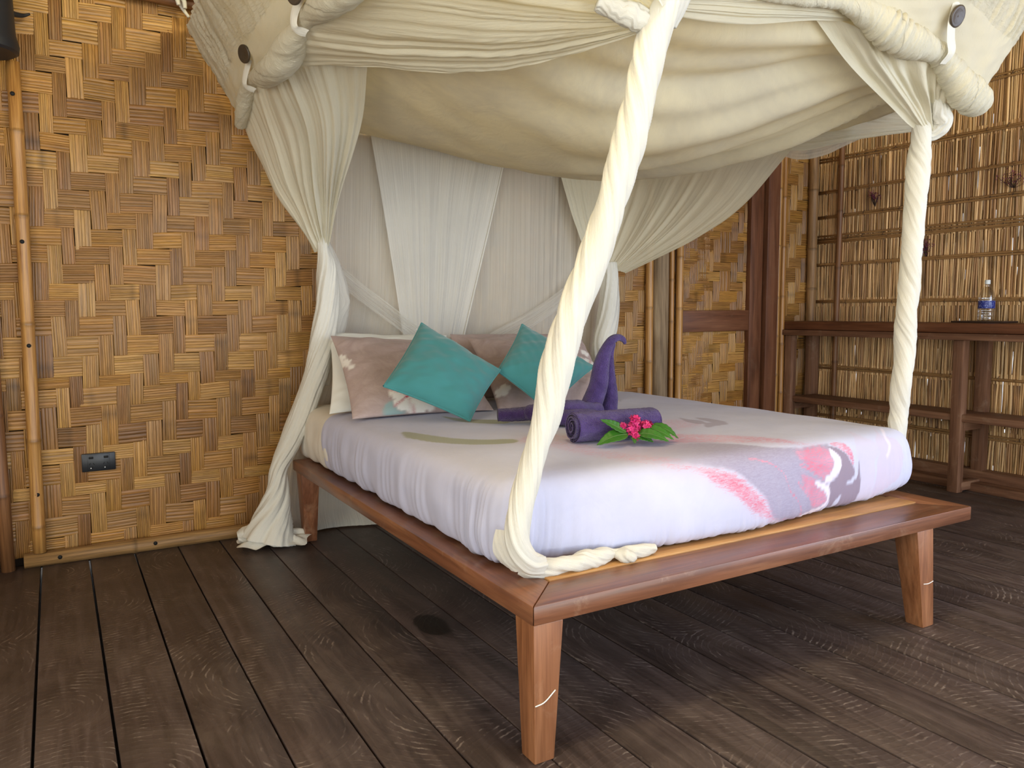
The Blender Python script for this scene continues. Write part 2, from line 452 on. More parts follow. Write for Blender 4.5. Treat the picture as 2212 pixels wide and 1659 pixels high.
def mat_floor():
    g = G('dark_floor_boards')
    tint = g.n('VertexColor', layer_name='Col').outputs[0]
    off = g.n('SeparateColor', {0: tint}).outputs
    obj = g.n('TexCoord').outputs['Object']
    sh = g.n('CombineXYZ', {0: g.math('MULTIPLY', off[2], 7.0), 1: g.math('MULTIPLY', off[2], 31.0), 2: 0.0}).outputs[0]
    p = g.n('VectorMath', {0: obj, 1: sh}, operation='ADD').outputs[0]
    xyz = g.n('SeparateXYZ', {0: obj}).outputs
    xl = g.math('ADD', g.math('SUBTRACT', xyz[0], g.math('SUBTRACT', g.math('MULTIPLY', off[1], 10.0), 3.0)), g.math('MULTIPLY', g.math('SUBTRACT', off[2], 0.5), 0.7))
    yl = g.math('SUBTRACT', g.math('PINGPONG', g.math('ADD', xyz[1], g.math('MULTIPLY', off[2], 9.0)), 0.85), 0.2)
    pw = g.n('CombineXYZ', {0: xl, 1: yl, 2: 0.0}).outputs[0]
    grain = g.noise(g.n('Mapping', {'Vector': p, 'Scale': (26, 2.0, 1)}).outputs[0], 1.0, 6, 0.62, 1.2)
    blot = g.noise(obj, 2.1, 5, 0.65, 0.5)
    c = g.ramp(grain, [(0.25, srgb(46, 39, 38)), (0.5, srgb(72, 61, 60)), (0.8, srgb(100, 88, 87))])
    br = g.n('CombineColor', {0: off[0], 1: off[0], 2: off[0]}).outputs[0]
    c = g.mix(1.0, c, br, 'MULTIPLY')
    c = g.mix(1.0, c, g.ramp(blot, [(0.3, (0.82, 0.82, 0.82)), (0.7, (1.12, 1.10, 1.08))]), 'MULTIPLY')
    # curved circular-saw marks, dusty and lighter than the board
    wv = g.n('TexWave', {'Vector': pw,
                         'Scale': 15.0, 'Distortion': 2.2, 'Detail': 2.0, 'Detail Scale': 2.5, 'Detail Roughness': 0.55},
             wave_type='RINGS', rings_direction='Z').outputs[1]
    msk = g.ramp(g.noise(g.n('Mapping', {'Vector': p, 'Scale': (9, 3.5, 1)}).outputs[0], 1.0, 5, 0.75, 0.8), [(0.48, (0,) * 3), (0.62, (1,) * 3)])
    pk = g.ramp(wv, [(0.78, (0,) * 3), (0.97, (1,) * 3)])
    brk = g.ramp(g.noise(g.n('Mapping', {'Vector': p, 'Scale': (34, 16, 1)}).outputs[0], 1.0, 3, 0.6), [(0.42, (0,) * 3), (0.58, (1,) * 3)])
    sm = g.math('MULTIPLY', g.math('MULTIPLY', g.math('MULTIPLY', pk, msk), brk), 0.62)
    c = g.mix(sm, c, srgb(160, 148, 142))
    dust = g.ramp(g.noise(obj, 3.3, 8, 0.75, 0.4), [(0.45, (0,) * 3), (0.8, (0.3,) * 3)])
    c = g.mix(dust, c, srgb(146, 132, 124))
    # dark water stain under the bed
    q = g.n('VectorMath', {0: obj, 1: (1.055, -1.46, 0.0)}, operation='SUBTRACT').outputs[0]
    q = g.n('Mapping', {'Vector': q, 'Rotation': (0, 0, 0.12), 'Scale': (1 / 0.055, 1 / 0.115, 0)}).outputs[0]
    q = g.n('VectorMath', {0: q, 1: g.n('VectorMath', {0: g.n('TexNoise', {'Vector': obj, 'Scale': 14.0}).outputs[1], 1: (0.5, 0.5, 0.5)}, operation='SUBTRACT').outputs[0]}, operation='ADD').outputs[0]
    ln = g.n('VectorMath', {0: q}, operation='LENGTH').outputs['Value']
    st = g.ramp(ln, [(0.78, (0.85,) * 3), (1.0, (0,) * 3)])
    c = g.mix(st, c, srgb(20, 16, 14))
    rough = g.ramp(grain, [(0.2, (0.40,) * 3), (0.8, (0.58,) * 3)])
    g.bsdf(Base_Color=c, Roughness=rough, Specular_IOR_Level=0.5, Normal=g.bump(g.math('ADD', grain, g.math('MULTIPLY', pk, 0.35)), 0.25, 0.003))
    return g.mat
M['floor'] = mat_floor()
M['ground'] = mat_plain('earth_below', srgb(60, 48, 36), 0.95, 0.3, 20, 0.3)  # dark tone for the added board below the floor gaps
M['thatch'] = mat_strands('thatch_ceiling', 0.8, (4, 60), 0.6)
M['stain_dirt'] = mat_plain('dark_beam', srgb(96, 62, 38), 0.6)

# ------------------------------------------------------------------ the setting
# floor: boards running towards the head wall, thin dark gaps between them
mb = MB()
w = 0.178; x = -0.099 - w * 11; k = 0
while x < 4.76:
    y = -6.2
    cuts = [0.0]
    for y1 in cuts:
        br = rng.uniform(0.86, 1.12)
        mb.box(((x + w / 2), (y + y1) / 2, -0.015), (w - rng.uniform(0.0035, 0.008), y1 - y - 0.003, 0.03 + rng.uniform(-0.001, 0.001)), 0.0025,
               col=(br, (x + w / 2 + 3) / 10, rng.uniform(0.05, 1)))
        y = y1
    x += w; k += 1
flat_shade(mb.build('floor', M['floor'], kind='structure'))
mb = MB(); mb.box((1.4, -3.1, -0.075), (7.4, 6.8, 0.03), 0); mb.build('trim_1', M['ground'], kind='structure')  # board added under the planks to keep light out of the gaps

CANE = [srgb(178, 135, 74), srgb(164, 119, 60), srgb(186, 145, 83), srgb(150, 106, 54), srgb(172, 126, 59), srgb(160, 119, 68), srgb(140, 99, 54)]

def weave(mb, u0, u1, v0, v1, su, sv, to3, seed, hscale=1.0, tint=(1, 1, 1), lean=0.0):
    """2/2 twill of flat split-cane strips as real floats; to3(u, v, h) places a point"""
    r = np.random.default_rng(seed)
    nu, nv = int((u1 - u0) / su) + 2, int((v1 - v0) / sv) + 2
    U = u0 + su * np.arange(nu + 3) + r.normal(0, su * 0.10, nu + 3)
    V = v0 + sv * np.arange(nv + 3) + r.normal(0, sv * 0.09, nv + 3)
    ccol = [CANE[r.integers(len(CANE))] for _ in range(nu + 3)]
    rcol = [CANE[r.integers(len(CANE))] for _ in range(nv + 3)]
    t = np.linspace(-0.12, 1.12, 8); tc = np.clip(t, 0, 1)
    prof = (-0.003 + 0.0062 * np.sqrt(np.clip(1 - (2 * t - 1) ** 2 / 1.55, 0, 1))) * hscale
    def flt(horizontal, a0, a1, b0, b1, base):
        K = int(r.integers(5, 9))
        wds = r.uniform(0.6, 1.4, K); wds /= wds.sum(); ed = np.concatenate([[0], np.cumsum(wds)])
        ss, hh, cc = [], [], []
        tilt = r.normal(0, 0.0012)
        for q in range(K):
            g = 0.5 * r.uniform(0.02, 0.10) * wds[q]
            lift = r.normal(0, 0.0007)
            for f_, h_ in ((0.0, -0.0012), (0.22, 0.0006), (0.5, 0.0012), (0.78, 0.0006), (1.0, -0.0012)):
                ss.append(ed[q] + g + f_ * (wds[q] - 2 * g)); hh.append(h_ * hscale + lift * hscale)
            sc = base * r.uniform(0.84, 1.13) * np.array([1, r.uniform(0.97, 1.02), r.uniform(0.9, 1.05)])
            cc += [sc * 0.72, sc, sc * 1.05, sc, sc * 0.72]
        ss, hh, cc = np.array(ss), np.array(hh), np.array(cc)
        A = a0 + t * (a1 - a0); skew = r.normal(0, 0.035) * (b1 - b0) + lean * (a1 - a0)
        B = b0 + ss * (b1 - b0)
        AA = np.repeat(A[:, None], len(B), 1); BB = np.repeat(B[None], len(A), 0) + (tc[:, None] - 0.5) * skew
        H = prof[:, None] + hh[None] + tilt * (ss[None] - .5)
        if horizontal: u, v = AA, BB
        else: u, v = BB, AA
        u = np.clip(u, u0, u1); v = np.clip(v, v0, v1)
        uv = np.stack([AA + r.uniform(0, 9), BB + r.uniform(0, 9)], -1)
        node = np.ones_like(AA)
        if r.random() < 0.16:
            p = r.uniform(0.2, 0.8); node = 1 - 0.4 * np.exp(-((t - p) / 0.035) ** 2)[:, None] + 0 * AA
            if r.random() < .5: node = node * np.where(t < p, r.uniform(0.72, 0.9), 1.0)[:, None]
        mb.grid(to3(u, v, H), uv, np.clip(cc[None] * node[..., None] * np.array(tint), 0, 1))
    for j in range(-1, nv + 1):
        for i in range(-1, nu + 1):
            d = (i - j) % 4
            if d == 0:
                a0, a1, b0, b1 = U[max(i, 0)], U[min(i + 2, nu + 2)], V[max(j, 0)], V[max(j, 0) + 1]
                if i < 0: a0 = U[0] - su
                if j < 0 or a0 > u1 - 0.004 or b0 > v1 - 0.004 or a1 < u0 + .004: continue
                g = sv * r.uniform(-0.02, 0.03)
                flt(True, a0, a1, b0 + g, min(b1 - g, v1), (np.array(rcol[j]) * 0.75 + 0.25 * np.array(CANE[r.integers(7)])) * r.uniform(0.88, 1.1))
            elif d == 3:
                a0, a1, b0, b1 = V[max(j, 0)], V[min(j + 2, nv + 2)], U[max(i, 0)], U[max(i, 0) + 1]
                if j < 0: a0 = V[0] - sv
                if i < 0 or a0 > v1 - 0.004 or b0 > u1 - 0.004 or a1 < v0 + .004: continue
                g = su * r.uniform(-0.02, 0.03)
                flt(False, a0, a1, b0 + g, min(b1 - g, u1), (np.array(ccol[i]) * 0.75 + 0.25 * np.array(CANE[r.integers(7)])) * r.uniform(0.88, 1.1))

head = lambda u, v, h: np.stack([u, -0.008 - h, v], -1)
ROOM_H = 2.95
# head wall: woven cane panels; a dark-coloured backing stands for shade in the gaps
mb = MB()
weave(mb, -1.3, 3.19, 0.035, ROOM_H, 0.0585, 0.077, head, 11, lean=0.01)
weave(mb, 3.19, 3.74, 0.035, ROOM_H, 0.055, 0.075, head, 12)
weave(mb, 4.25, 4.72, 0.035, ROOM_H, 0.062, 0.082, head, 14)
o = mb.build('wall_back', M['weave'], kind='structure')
mb = MB(); mb.box((1.6, 0.03, ROOM_H / 2), (6.4, 0.03, ROOM_H + 0.05), 0)
mb.build('backing_board', M['backing'], o)

def bamboo(mb, p0, p1, r0, seed, nodes=0.33, n=14, bend=0.006, col=(1, 1, 1)):
    """bamboo culm with swollen joints"""
    r = np.random.default_rng(seed); p0, p1 = np.array(p0, float), np.array(p1, float)
    L = np.linalg.norm(p1 - p0); d = (p1 - p0) / L
    s = [0.0]; rad = [r0]; q = r.uniform(0.08, nodes)
    cs = [1.0]
    while q < L - 0.03:
        for ds, k, c_ in ((-0.016, 1.0, 1.0), (-0.006, 1.09, 0.8), (0.0, 1.13, 0.62), (0.006, 1.06, 0.72), (0.013, 1.0, 1.02)):
            s.append(q + ds); rad.append(r0 * k); cs.append(c_)
        q += nodes * r.uniform(0.75, 1.25)
    s.append(L); rad.append(r0 * 0.96); cs.append(1.0)
    s = np.array(s); P = p0 + s[:, None] * d
    a = np.cross(d, [0.3, 0.9, 0.2]); a /= np.linalg.norm(a); b = np.cross(d, a)
    P = P + bend * (np.sin(s / L * 2.5 + r.uniform(0, 6))[:, None] * a + np.sin(s / L * 4 + r.uniform(0, 6))[:, None] * b)
    th = np.linspace(0, 2 * PI, n, endpoint=False)
    ring = np.cos(th)[:, None] * a + np.sin(th)[:, None] * b
    Gd = P[:, None] + np.array(rad)[:, None, None] * ring[None]
    uv = np.stack([np.repeat((s + r.uniform(0, 5))[:, None], n, 1), np.repeat((th / 6.283)[None], len(s), 0)], -1)
    cc = np.array(cs)[:, None, None] * np.array(col)[None, None] * np.ones((1, n, 1))
    mb.grid(Gd, uv, cc, wrap=True, caps=True)

def pole(name, p0, p1, r0, seed, mat='bamboo', peg=(), **kw):
    mb = MB(); bamboo(mb, p0, p1, r0, seed, **kw)
    o = mb.build(name, M[mat], kind='structure')
    if peg:
        k = MB()
        for c, nrm in peg:
            k.tube([np.array(c), np.array(c) + np.array(nrm) * 0.004], 0.0085, 10, 0)
        k.build('nail_head', M['black_hole'], o)
    return o
pole('trim_2', (-0.1, -0.045, 0.06), (-0.093, -0.045, 2.06), 0.025, 3, nodes=0.42, bend=0.004,
     peg=[((-0.097, -0.069, 0.31), (0, -1, 0)), ((-0.094, -0.069, 0.93), (0, -1, 0)), ((-0.095, -0.069, 1.35), (0, -1, 0)), ((-0.096, -0.069, 1.93), (0, -1, 0))])
pole('trim_3', (-0.222, -0.05, -0.0), (-0.24, -0.05, 2.5), 0.026, 4, 'bamboo_brown')
pole('baseboard_back', (-0.16, -0.04, 0.03), (4.3, -0.04, 0.03), 0.031, 5, 'bamboo_grey', nodes=0.5, bend=0.002, col=(1.1, 1.08, 0.98),
     peg=[((-0.03, -0.07, 0.033), (0, -1, 0)), ((0.34, -0.07, 0.035), (0, -1, 0))])
pole('trim_4', (0.1, -0.05, 2.405), (4.7, -0.05, 2.36), 0.022, 8, 'bamboo_brown')
pole('trim_5', (0.45, -0.1, 2.42), (0.9, -0.45, 2.47), 0.03, 9, 'bamboo_brown')
# poles and timber post between the bed and the door
pole('trim_6', (3.2, -0.035, 0.0), (3.2, -0.035, ROOM_H), 0.024, 20)
mb = MB()
N = 40; zz = np.linspace(0, ROOM_H, N); th = np.linspace(0, 2 * PI, 18, endpoint=False)
rr = 0.055 * (1 + 0.05 * wob(zz[:, None] * 2, np.cos(th)[None] * 2, 3) + 0.05 * np.sign(np.sin(th * 5))[None] * 0.3)
P = np.stack([3.287 + rr * np.cos(th), -0.045 + rr * 0.8 * np.sin(th), np.repeat(zz[:, None], 18, 1)], -1)
mb.grid(P, wrap=True, caps=True); mb.build('trim_7', M['old_post'], kind='structure')
pole('trim_8', (3.385, -0.03, 0.0), (3.385, -0.03, ROOM_H), 0.016, 21, col=(0.9, 0.85, 0.8))
pole('trim_9', (3.445, -0.035, 0.0), (3.445, -0.035, ROOM_H), 0.023, 22)
pole('trim_10', (4.352, -0.035, 0.0), (4.352, -0.035, ROOM_H), 0.022, 23)
pole('trim_11', (4.405, -0.035, 0.0), (4.405, -0.035, ROOM_H), 0.019, 24, col=(0.85, 0.78, 0.7))
pole('trim_12', (4.695, -0.05, 0.0), (4.695, -0.05, ROOM_H), 0.033, 25, 'bamboo_grey', col=(1.1, 1.05, 1))
mb = MB(); mb.box((4.262, -0.04, ROOM_H / 2), (0.115, 0.07, ROOM_H), 0.004); flat_shade(mb.build('trim_13', M['dark_z'], kind='structure'))

# door: woven cane panels in a hardwood frame
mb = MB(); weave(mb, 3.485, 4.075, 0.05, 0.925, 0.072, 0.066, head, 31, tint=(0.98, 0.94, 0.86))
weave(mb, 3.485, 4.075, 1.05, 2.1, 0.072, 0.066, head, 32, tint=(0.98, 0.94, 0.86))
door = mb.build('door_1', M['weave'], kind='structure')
for nm, c, s, ax in (('stile', (4.132, -0.027, 1.07), (0.118, 0.042, 2.1), 'z'), ('rail', (3.775, -0.024, 0.988), (0.60, 0.036, 0.138), 'x'),
                     ('rail', (3.775, -0.024, 2.06), (0.60, 0.036, 0.12), 'x')):
    mb = MB(); mb.box(c, s, 0.003); flat_shade(mb.build(nm, M['dark_' + ax], door))

# right wall: upright reeds tied to doubled battens, daylight through the gaps
mb = MB()
XR = 4.745
y = -0.06
battz = [(2.62, 1), (2.385, 1), (2.095, 1), (1.875, 1), (1.705, 1), (1.545, 2), (1.37, 1), (1.11, 1), (0.65, 1), (0.31, 1)]
REED = [srgb(226, 186, 132), srgb(214, 174, 120), srgb(234, 196, 142), srgb(200, 158, 108), srgb(180, 140, 98), srgb(222, 188, 138)]
th = np.linspace(0, 2 * PI, 7, endpoint=False)
band = [0.0, 0.31, 0.65, 1.11, 1.545, 2.095, 2.62, ROOM_H]
for b in range(len(band) - 1):
    z0, z1 = band[b] - 0.03, band[b + 1] + 0.03
    y = -rng.uniform(0, 0.008)
    while y > -3.0:
        r_ = rng.uniform(0.0042, 0.0072)
        tilt = rng.normal(0, 0.006) + 0.004 * math.sin(y * 5 + b)
        xx = XR + rng.normal(0, 0.003)
        nz = 7; zz = np.linspace(z0, z1, nz); f = (zz - z0) / (z1 - z0)
        yy = y + (f - .5) * tilt + 0.0022 * np.sin(f * 6 + rng.uniform(0, 6))
        rr = r_ * (1 - 0.06 * f)
        P = np.stack([xx + rr[:, None] * np.cos(th), yy[:, None] + rr[:, None] * np.sin(th), np.repeat(zz[:, None], 7, 1)], -1)
        c = np.array(REED[rng.integers(6)]) * rng.uniform(0.8, 1.15)
        cc = np.ones(nz); 
        if rng.random() < 0.6: cc[rng.integers(1, nz - 1)] = 0.55
        uv = np.stack([np.repeat((zz + rng.uniform(0, 9))[:, None], 7, 1), np.repeat((th / 6.28)[None], nz, 0)], -1)
        mb.grid(P, uv, np.clip(cc[:, None, None] * c, 0, 1) * np.ones((nz, 7, 1)), wrap=True)
        gap = rng.normal(-0.0002, 0.0006) if b > 1 else rng.normal(0.0003, 0.0009)
        if rng.random() < (0.03 if b > 1 else 0.09): gap += 0.0022
        y -= 2 * r_ + max(gap, -0.002)
wr = mb.build('wall_right', M['reed'], kind='structure')
# a looser second layer of reeds behind closes most gaps
mb = MB(); t5 = np.linspace(0, 2 * PI, 5, endpoint=False); z0 = 0.0
while z0 < ROOM_H:
    z1 = min(z0 + rng.uniform(0.09, 0.2), ROOM_H); y = 0.0
    low = z0 < 1.1
    while y > -3.0:
        r_ = rng.uniform(0.006, 0.010); yt = y + rng.normal(0, 0.002)
        P = np.array([[(XR + 0.019 + r_ * math.cos(t), yy + r_ * math.sin(t), zz) for t in t5] for yy, zz in ((y, z0 - 0.004), (yt, z1))])
        mb.grid(P, np.array([[(zz + y * 7, t / 6.28) for t in t5] for zz in (z0, z1)]), np.array(REED[rng.integers(6)]) * 0.85 * np.ones((2, 5, 1)), wrap=True)
        y -= 2 * r_ * 0.93 + (rng.uniform(0.001, 0.004) if rng.random() < (0.16 if low else 0.05) else 0.0)
    z0 = z1
mb.build('reed_layer', M['reed'], wr)
mb = MB(); tb = MB()
for zc, kk in battz:
    n_ = 2 if kk == 1 else 4
    for q in range(n_):
        z = zc + (q - (n_ - 1) / 2) * 0.013
        bamboo(mb, (XR - 0.013, -0.05, z + rng.normal(0, 0.004)), (XR - 0.013, -3.0, z + rng.normal(0, 0.008)), 0.0068, int(rng.integers(9999)), nodes=0.4, n=8, bend=0.004,
               col=np.array((1.45, 1.4, 1.3)) * rng.uniform(.85, 1.1))
    yy = -0.12
    while yy > -3:
        hh = 0.016 if kk == 1 else 0.03
        tb.tube([(XR - 0.006, yy, zc + hh), (XR - 0.022, yy + 0.002, zc), (XR - 0.006, yy + 0.004, zc - hh)], 0.0015, 6, 8)
        yy -= rng.uniform(0.1, 0.19)
mb.build('batten', M['bamboo_grey'], wr); tb.build('binding', M['twig'], wr)
pole('trim_14', (4.715, -0.245, 0.0), (4.715, -0.24, ROOM_H), 0.019, 41, 'bamboo_brown')
mb = MB(); mb.box((4.69, -0.075, 0.44), (0.075, 0.06, 0.88), 0.004); flat_shade(mb.build('trim_15', M['shelf_z'], kind='structure'))
mb = MB(); mb.box((4.70, -1.5, 0.055), (0.075, 3.0, 0.11), 0.006); mb.box((4.63, -1.5, 0.022), (0.12, 3.0, 0.05), 0.006)
flat_shade(mb.build('baseboard_right', M['shelf_y'], kind='structure'))

# parts of the house outside the frame: left wall, roof; the camera side is an open veranda
mb = MB(); mb.box((-1.95, -1.15, ROOM_H / 2), (0.05, 2.5, ROOM_H), 0, col=srgb(176, 134, 80)); mb.build('wall_left', M['weave'], kind='structure')
mb = MB(); mb.box((1.4, -3.1, ROOM_H + 0.05), (7.0, 6.6, 0.06), 0, col=srgb(198, 164, 104)); mb.build('ceiling', M['thatch'], kind='structure')
mb = MB(); mb.box((1.4, -6.2, 2.75), (7.0, 0.08, 0.4), 0, col=srgb(150, 110, 66)); mb.build('trim_16', M['thatch'], kind='structure')
mb = MB(); mb.box((4.76, -3.35, ROOM_H / 2), (0.05, 0.6, ROOM_H), 0, col=srgb(150, 110, 66)); mb.build('trim_17', M['weave'], kind='structure')

# ------------------------------------------------------------------ shelf along the reed wall, tray, bottle, dried flowers
sh = empty('wall_shelf', (4.56, -1.4, 0.0), 'dark dusty wooden two-tier shelf standing against the reed wall', 'shelf')
Y1, Y0 = -2.95, -0.045
def part(nm, c, s, ax, bev=0.004, mat='shelf_', par=sh):
    mb = MB(); mb.box(c, s, bev); return flat_shade(mb.build(nm, M[mat + ax], par))
def yb(a, b): return (a + b) / 2
part('top_board', (4.565, yb(Y1, Y0), 0.950), (0.29, Y0 - Y1, 0.058), 'y', 0.012, 'dark_')
part('front_rail', (4.425, yb(Y1, Y0), 0.902), (0.05, Y0 - Y1, 0.038), 'y')
part('end_post', (4.455, -0.08, 0.441), (0.055, 0.06, 0.882), 'z')
for yc in (-1.268, -2.5):
    part('front_post', (4.47, yc, 0.441), (0.058, 0.062, 0.882), 'z')
    part('back_post', (4.69, yc - 0.01, 0.44), (0.05, 0.07, 0.88), 'z')
    part('brace', (4.58, yc - 0.01, 0.385), (0.2, 0.045, 0.05), 'x')
    part('brace', (4.58, yc - 0.01, 0.035), (0.2, 0.05, 0.05), 'x')
part('brace', (4.58, -0.09, 0.385), (0.2, 0.04, 0.04), 'x')
part('lower_board', (4.575, yb(Y1, -0.1), 0.436), (0.245, -0.1 - Y1, 0.042), 'y', 0.006)

mb = MB(); mb.box((4.60, -1.315, 0.985), (0.15, 0.30, 0.010), 0.004)
flat_shade(mb.build('tray', M['tray'], label='thin flat dark tray lying on the shelf top under the bottle', cat='tray'))
bt = empty('water_bottle', (4.60, -1.325, 0.991), 'clear plastic water bottle with white cap and blue label on the shelf', 'bottle')
pr = [(0.0, 0.002), (0.036, 0.0), (0.0435, 0.006)]
for i in range(1, 40):
    z = 0.006 + i * 0.19 / 40
    if z < 0.125: r_ = 0.0435 + 0.0012 * math.sin(z * 240) - (0.002 if 0.07 < z < 0.112 else 0)
    else:
        f = (z - 0.125) / 0.071; r_ = 0.0435 * (1 - f) ** 0.8 + 0.013 * f + 0.004 * math.sin(f * PI)
    pr.append((r_, z))
pr += [(0.013, 0.203), (0.016, 0.204), (0.016, 0.207), (0.0125, 0.208), (0.0125, 0.214), (0, 0.214)]
c0 = (4.60, -1.325, 0.991)
mb = MB(); mb.lathe(pr, c0, 40); mb.build('body', M['bottle'], bt)
mb = MB(); mb.lathe([(0.0428, 0.070), (0.0434, 0.0715), (0.0434, 0.1125), (0.0428, 0.114)], c0, 40)
mb.f = mb.f[:-2]; mb.m = mb.m[:-2]; mb.build('label', M['label'], bt)
mb = MB(); mb.lathe([(0, 0.208), (0.0142, 0.208), (0.0146, 0.210), (0.0146, 0.229), (0.0125, 0.232), (0, 0.232)], c0, 30); mb.build('cap', M['cap'], bt)

def dried(c, w_, h_, seed, label):
    r = np.random.default_rng(seed); c = np.array(c)
    t = empty('dried_flower', c, label, 'dried flower', 'dried purple flowers on the reed wall')
    mb = MB(); tips = []
    for i in range(16):
        e = c + np.array([-0.012 - abs(r.normal(0, 0.008)), r.normal(0, w_ * 0.4), abs(r.normal(0.6, 0.25)) * h_])
        mb.tube([c, c + (e - c) * 0.5 + np.array([-0.006, 0, -0.006]), e], [0.0016, 0.0009], 5, 6); tips.append(e)
    mb.build('twig', M['twig'], t)
    mb = MB()
    for e in tips:
        for q in range(9):
            p = e + r.normal(0, 0.009, 3); a = r.normal(0, 1, 3); a /= np.linalg.norm(a); b = np.cross(a, r.normal(0, 1, 3)); b /= np.linalg.norm(b)
            n_ = np.cross(a, b)
            mb.raw([p, p + 0.006 * a + 0.003 * b, p + 0.011 * a + 0.001 * n_, p + 0.006 * a - 0.003 * b], [[0, 1, 2, 3]], col=np.ones(3) * r.uniform(0.55, 1.2))
    mb.build('blossom', M['dried'], t)
dried((4.722, -0.51, 1.735), 0.055, 0.11, 1, 'dried purple flower tuft stuck in the reeds, left of the twisted curtain')
dried((4.722, -1.375, 1.74), 0.10, 0.075, 2, 'wide dried purple flower spray high at the right edge of the reed wall')
dried((4.722, -0.88, 1.385), 0.045, 0.10, 3, 'small dried purple flower tuft just right of the twisted curtain')

# ------------------------------------------------------------------ power outlet and black fixture on the head wall
po = empty('power_outlet', (0.147, -0.012, 0.416), 'black double power outlet set low on the woven wall', 'power outlet')
OX, OZ, OY = 0.136, 0.4165, -0.0175
mb = MB(); mb.box((OX, OY, OZ), (0.131, 0.013, 0.079), 0.004); flat_shade(mb.build('plate', M['black'], po))
mb = MB(); mb.box((OX, OY - 0.007, OZ), (0.086, 0.003, 0.070), 0.001); flat_shade(mb.build('face', M['black'], po))
for s in (-1, 1):
    mb = MB(); mb.box((OX + s * 0.029, OY - 0.0095, OZ + 0.021), (0.018, 0.005, 0.010), 0.002, rot=Matrix.Rotation(0.2, 3, 'X')); flat_shade(mb.build('switch', M['black_hole'], po))
    mb = MB()
    for dx, rz in ((-0.0075, 0.5), (0.0075, -0.5)):
        mb.box((OX + s * 0.027 + dx, OY - 0.0088, OZ - 0.006), (0.0022, 0.001, 0.0085), 0, rot=Matrix.Rotation(rz, 3, 'Y'))
    mb.box((OX + s * 0.027 + 0.002, OY - 0.0088, OZ - 0.021), (0.0022, 0.001, 0.008), 0)
    mb.build('socket_hole', M['black_hole'], po)
    mb = MB(); mb.tube([(OX + s * 0.027 - 0.004, OY - 0.008, OZ - 0.0245), (OX + s * 0.027 - 0.004, OY - 0.0098, OZ - 0.0245)], 0.0024, 10, 0); mb.build('screw', M['metal'], po)

fx = empty('wall_fixture', (-0.21, -0.06, 2.09), 'black tapered cylindrical fixture at the top left above the bamboo pole', 'wall fixture')
mb = MB(); mb.lathe([(0.0, 0.004), (0.112, 0.0), (0.124, 0.008), (0.127, 0.03), (0.122, 0.05), (0.116, 0.075), (0.113, 0.2), (0.110, 0.45), (0, 0.46)], (-0.186, -0.165, 2.052), 40); flat_shade(mb.build('shade', M['lamp_black'], fx), 30)
mb = MB(); mb.tube([(-0.1, -0.12, 2.225), (-0.05, -0.07, 2.236), (-0.02, -0.06, 2.25)], [0.012, 0.009, 0.004], 10); mb.build('bracket', M['lamp_black'], fx)

# ------------------------------------------------------------------ bed
X0, X1, Y0b, Y1b, ZT, TH = 0.914, 2.689, -2.347, -0.253, 0.385, 0.047
bed = empty('bed', (1.8, -1.3, 0), 'low reddish-brown hardwood platform bed under the white net canopy', 'bed')
W = 0.127
def rail(nm, poly, ax):
    mb = MB(); mb.prism([(x, y, ZT - TH) for x, y in poly], [(x, y, ZT) for x, y in poly], 0.003)
    return flat_shade(mb.build(nm, M['bed_' + ax], bed))
g = 0.0012
rail('front_rail', [(X0 + g, Y0b), (X1 - g, Y0b), (X1 - W, Y0b + W - g), (X0 + W, Y0b + W - g)], 'x')
rail('side_rail', [(X0, Y0b + g), (X0 + W - g, Y0b + W), (X0 + W - g, Y1b - W), (X0, Y1b - g)], 'y')
rail('side_rail', [(X1, Y0b + g), (X1, Y1b - g), (X1 - W + g, Y1b - W), (X1 - W + g, Y0b + W)], 'y')
rail('back_rail', [(X0 + g, Y1b), (X0 + W, Y1b - W + g), (X1 - W, Y1b - W + g), (X1 - g, Y1b)], 'x')
def leg(top, bot, m):
    f = lambda r, z: [(r[0], r[2], z), (r[1], r[2], z), (r[1], r[3], z), (r[0], r[3], z)]
    mb = MB(); mb.prism(f(bot, 0.0), f(top, ZT - TH + 0.001), 0.003); return flat_shade(mb.build('leg', M[m], bed))
ln = leg((0.916, 0.999, -2.354 + 0.008, -2.262), (0.919, 0.974, -2.345, -2.285), 'leg_light')
lr = leg((2.386, 2.474, -2.345, -2.258), (2.448, 2.508, -2.34, -2.278), 'leg_light')
leg((0.918, 1.0, -0.385, -0.295), (0.952, 1.006, -0.293, -0.235), 'bed_z')
leg((2.39, 2.474, -0.385, -0.295), (2.40, 2.46, -0.293, -0.235), 'bed_z')
# pale scuff lines on the two front legs
mb = MB(); mb.tube([(0.919, -2.3475, 0.145), (0.945, -2.3478, 0.15), (0.975, -2.3475, 0.172)], 0.0016, 6, 10); mb.build('scuff_mark', M['white_pillow'], ln)
mb = MB(); mb.tube([(2.437, -2.342, 0.155), (2.463, -2.3425, 0.152), (2.49, -2.342, 0.156)], 0.0014, 6, 10); mb.build('scuff_mark', M['white_pillow'], lr)
yy = Y0b + W; i = 0
wd = [0.105, 0.10, 0.09, 0.09, 0.09]
while yy < Y1b - W - 0.05:
    w_ = wd[i] if i < len(wd) else 0.1
    mb = MB(); t_ = 1.0 if i == 0 else rng.uniform(0.62, 0.8)
    xe = X1 - W + 0.012 if i == 0 else X1 - W - 0.001
    mb.box(((X0 + W + 0.001 + xe) / 2, yy + w_ / 2, ZT - 0.009), (xe - X0 - W - 0.001, w_ - 0.004, 0.024 if i == 0 else 0.02), 0.002, col=(t_, t_ * .94, t_ * .86))
    flat_shade(mb.build('slat', M['slat'], bed)); yy += w_ + (0.012 if i else 0.004); i += 1

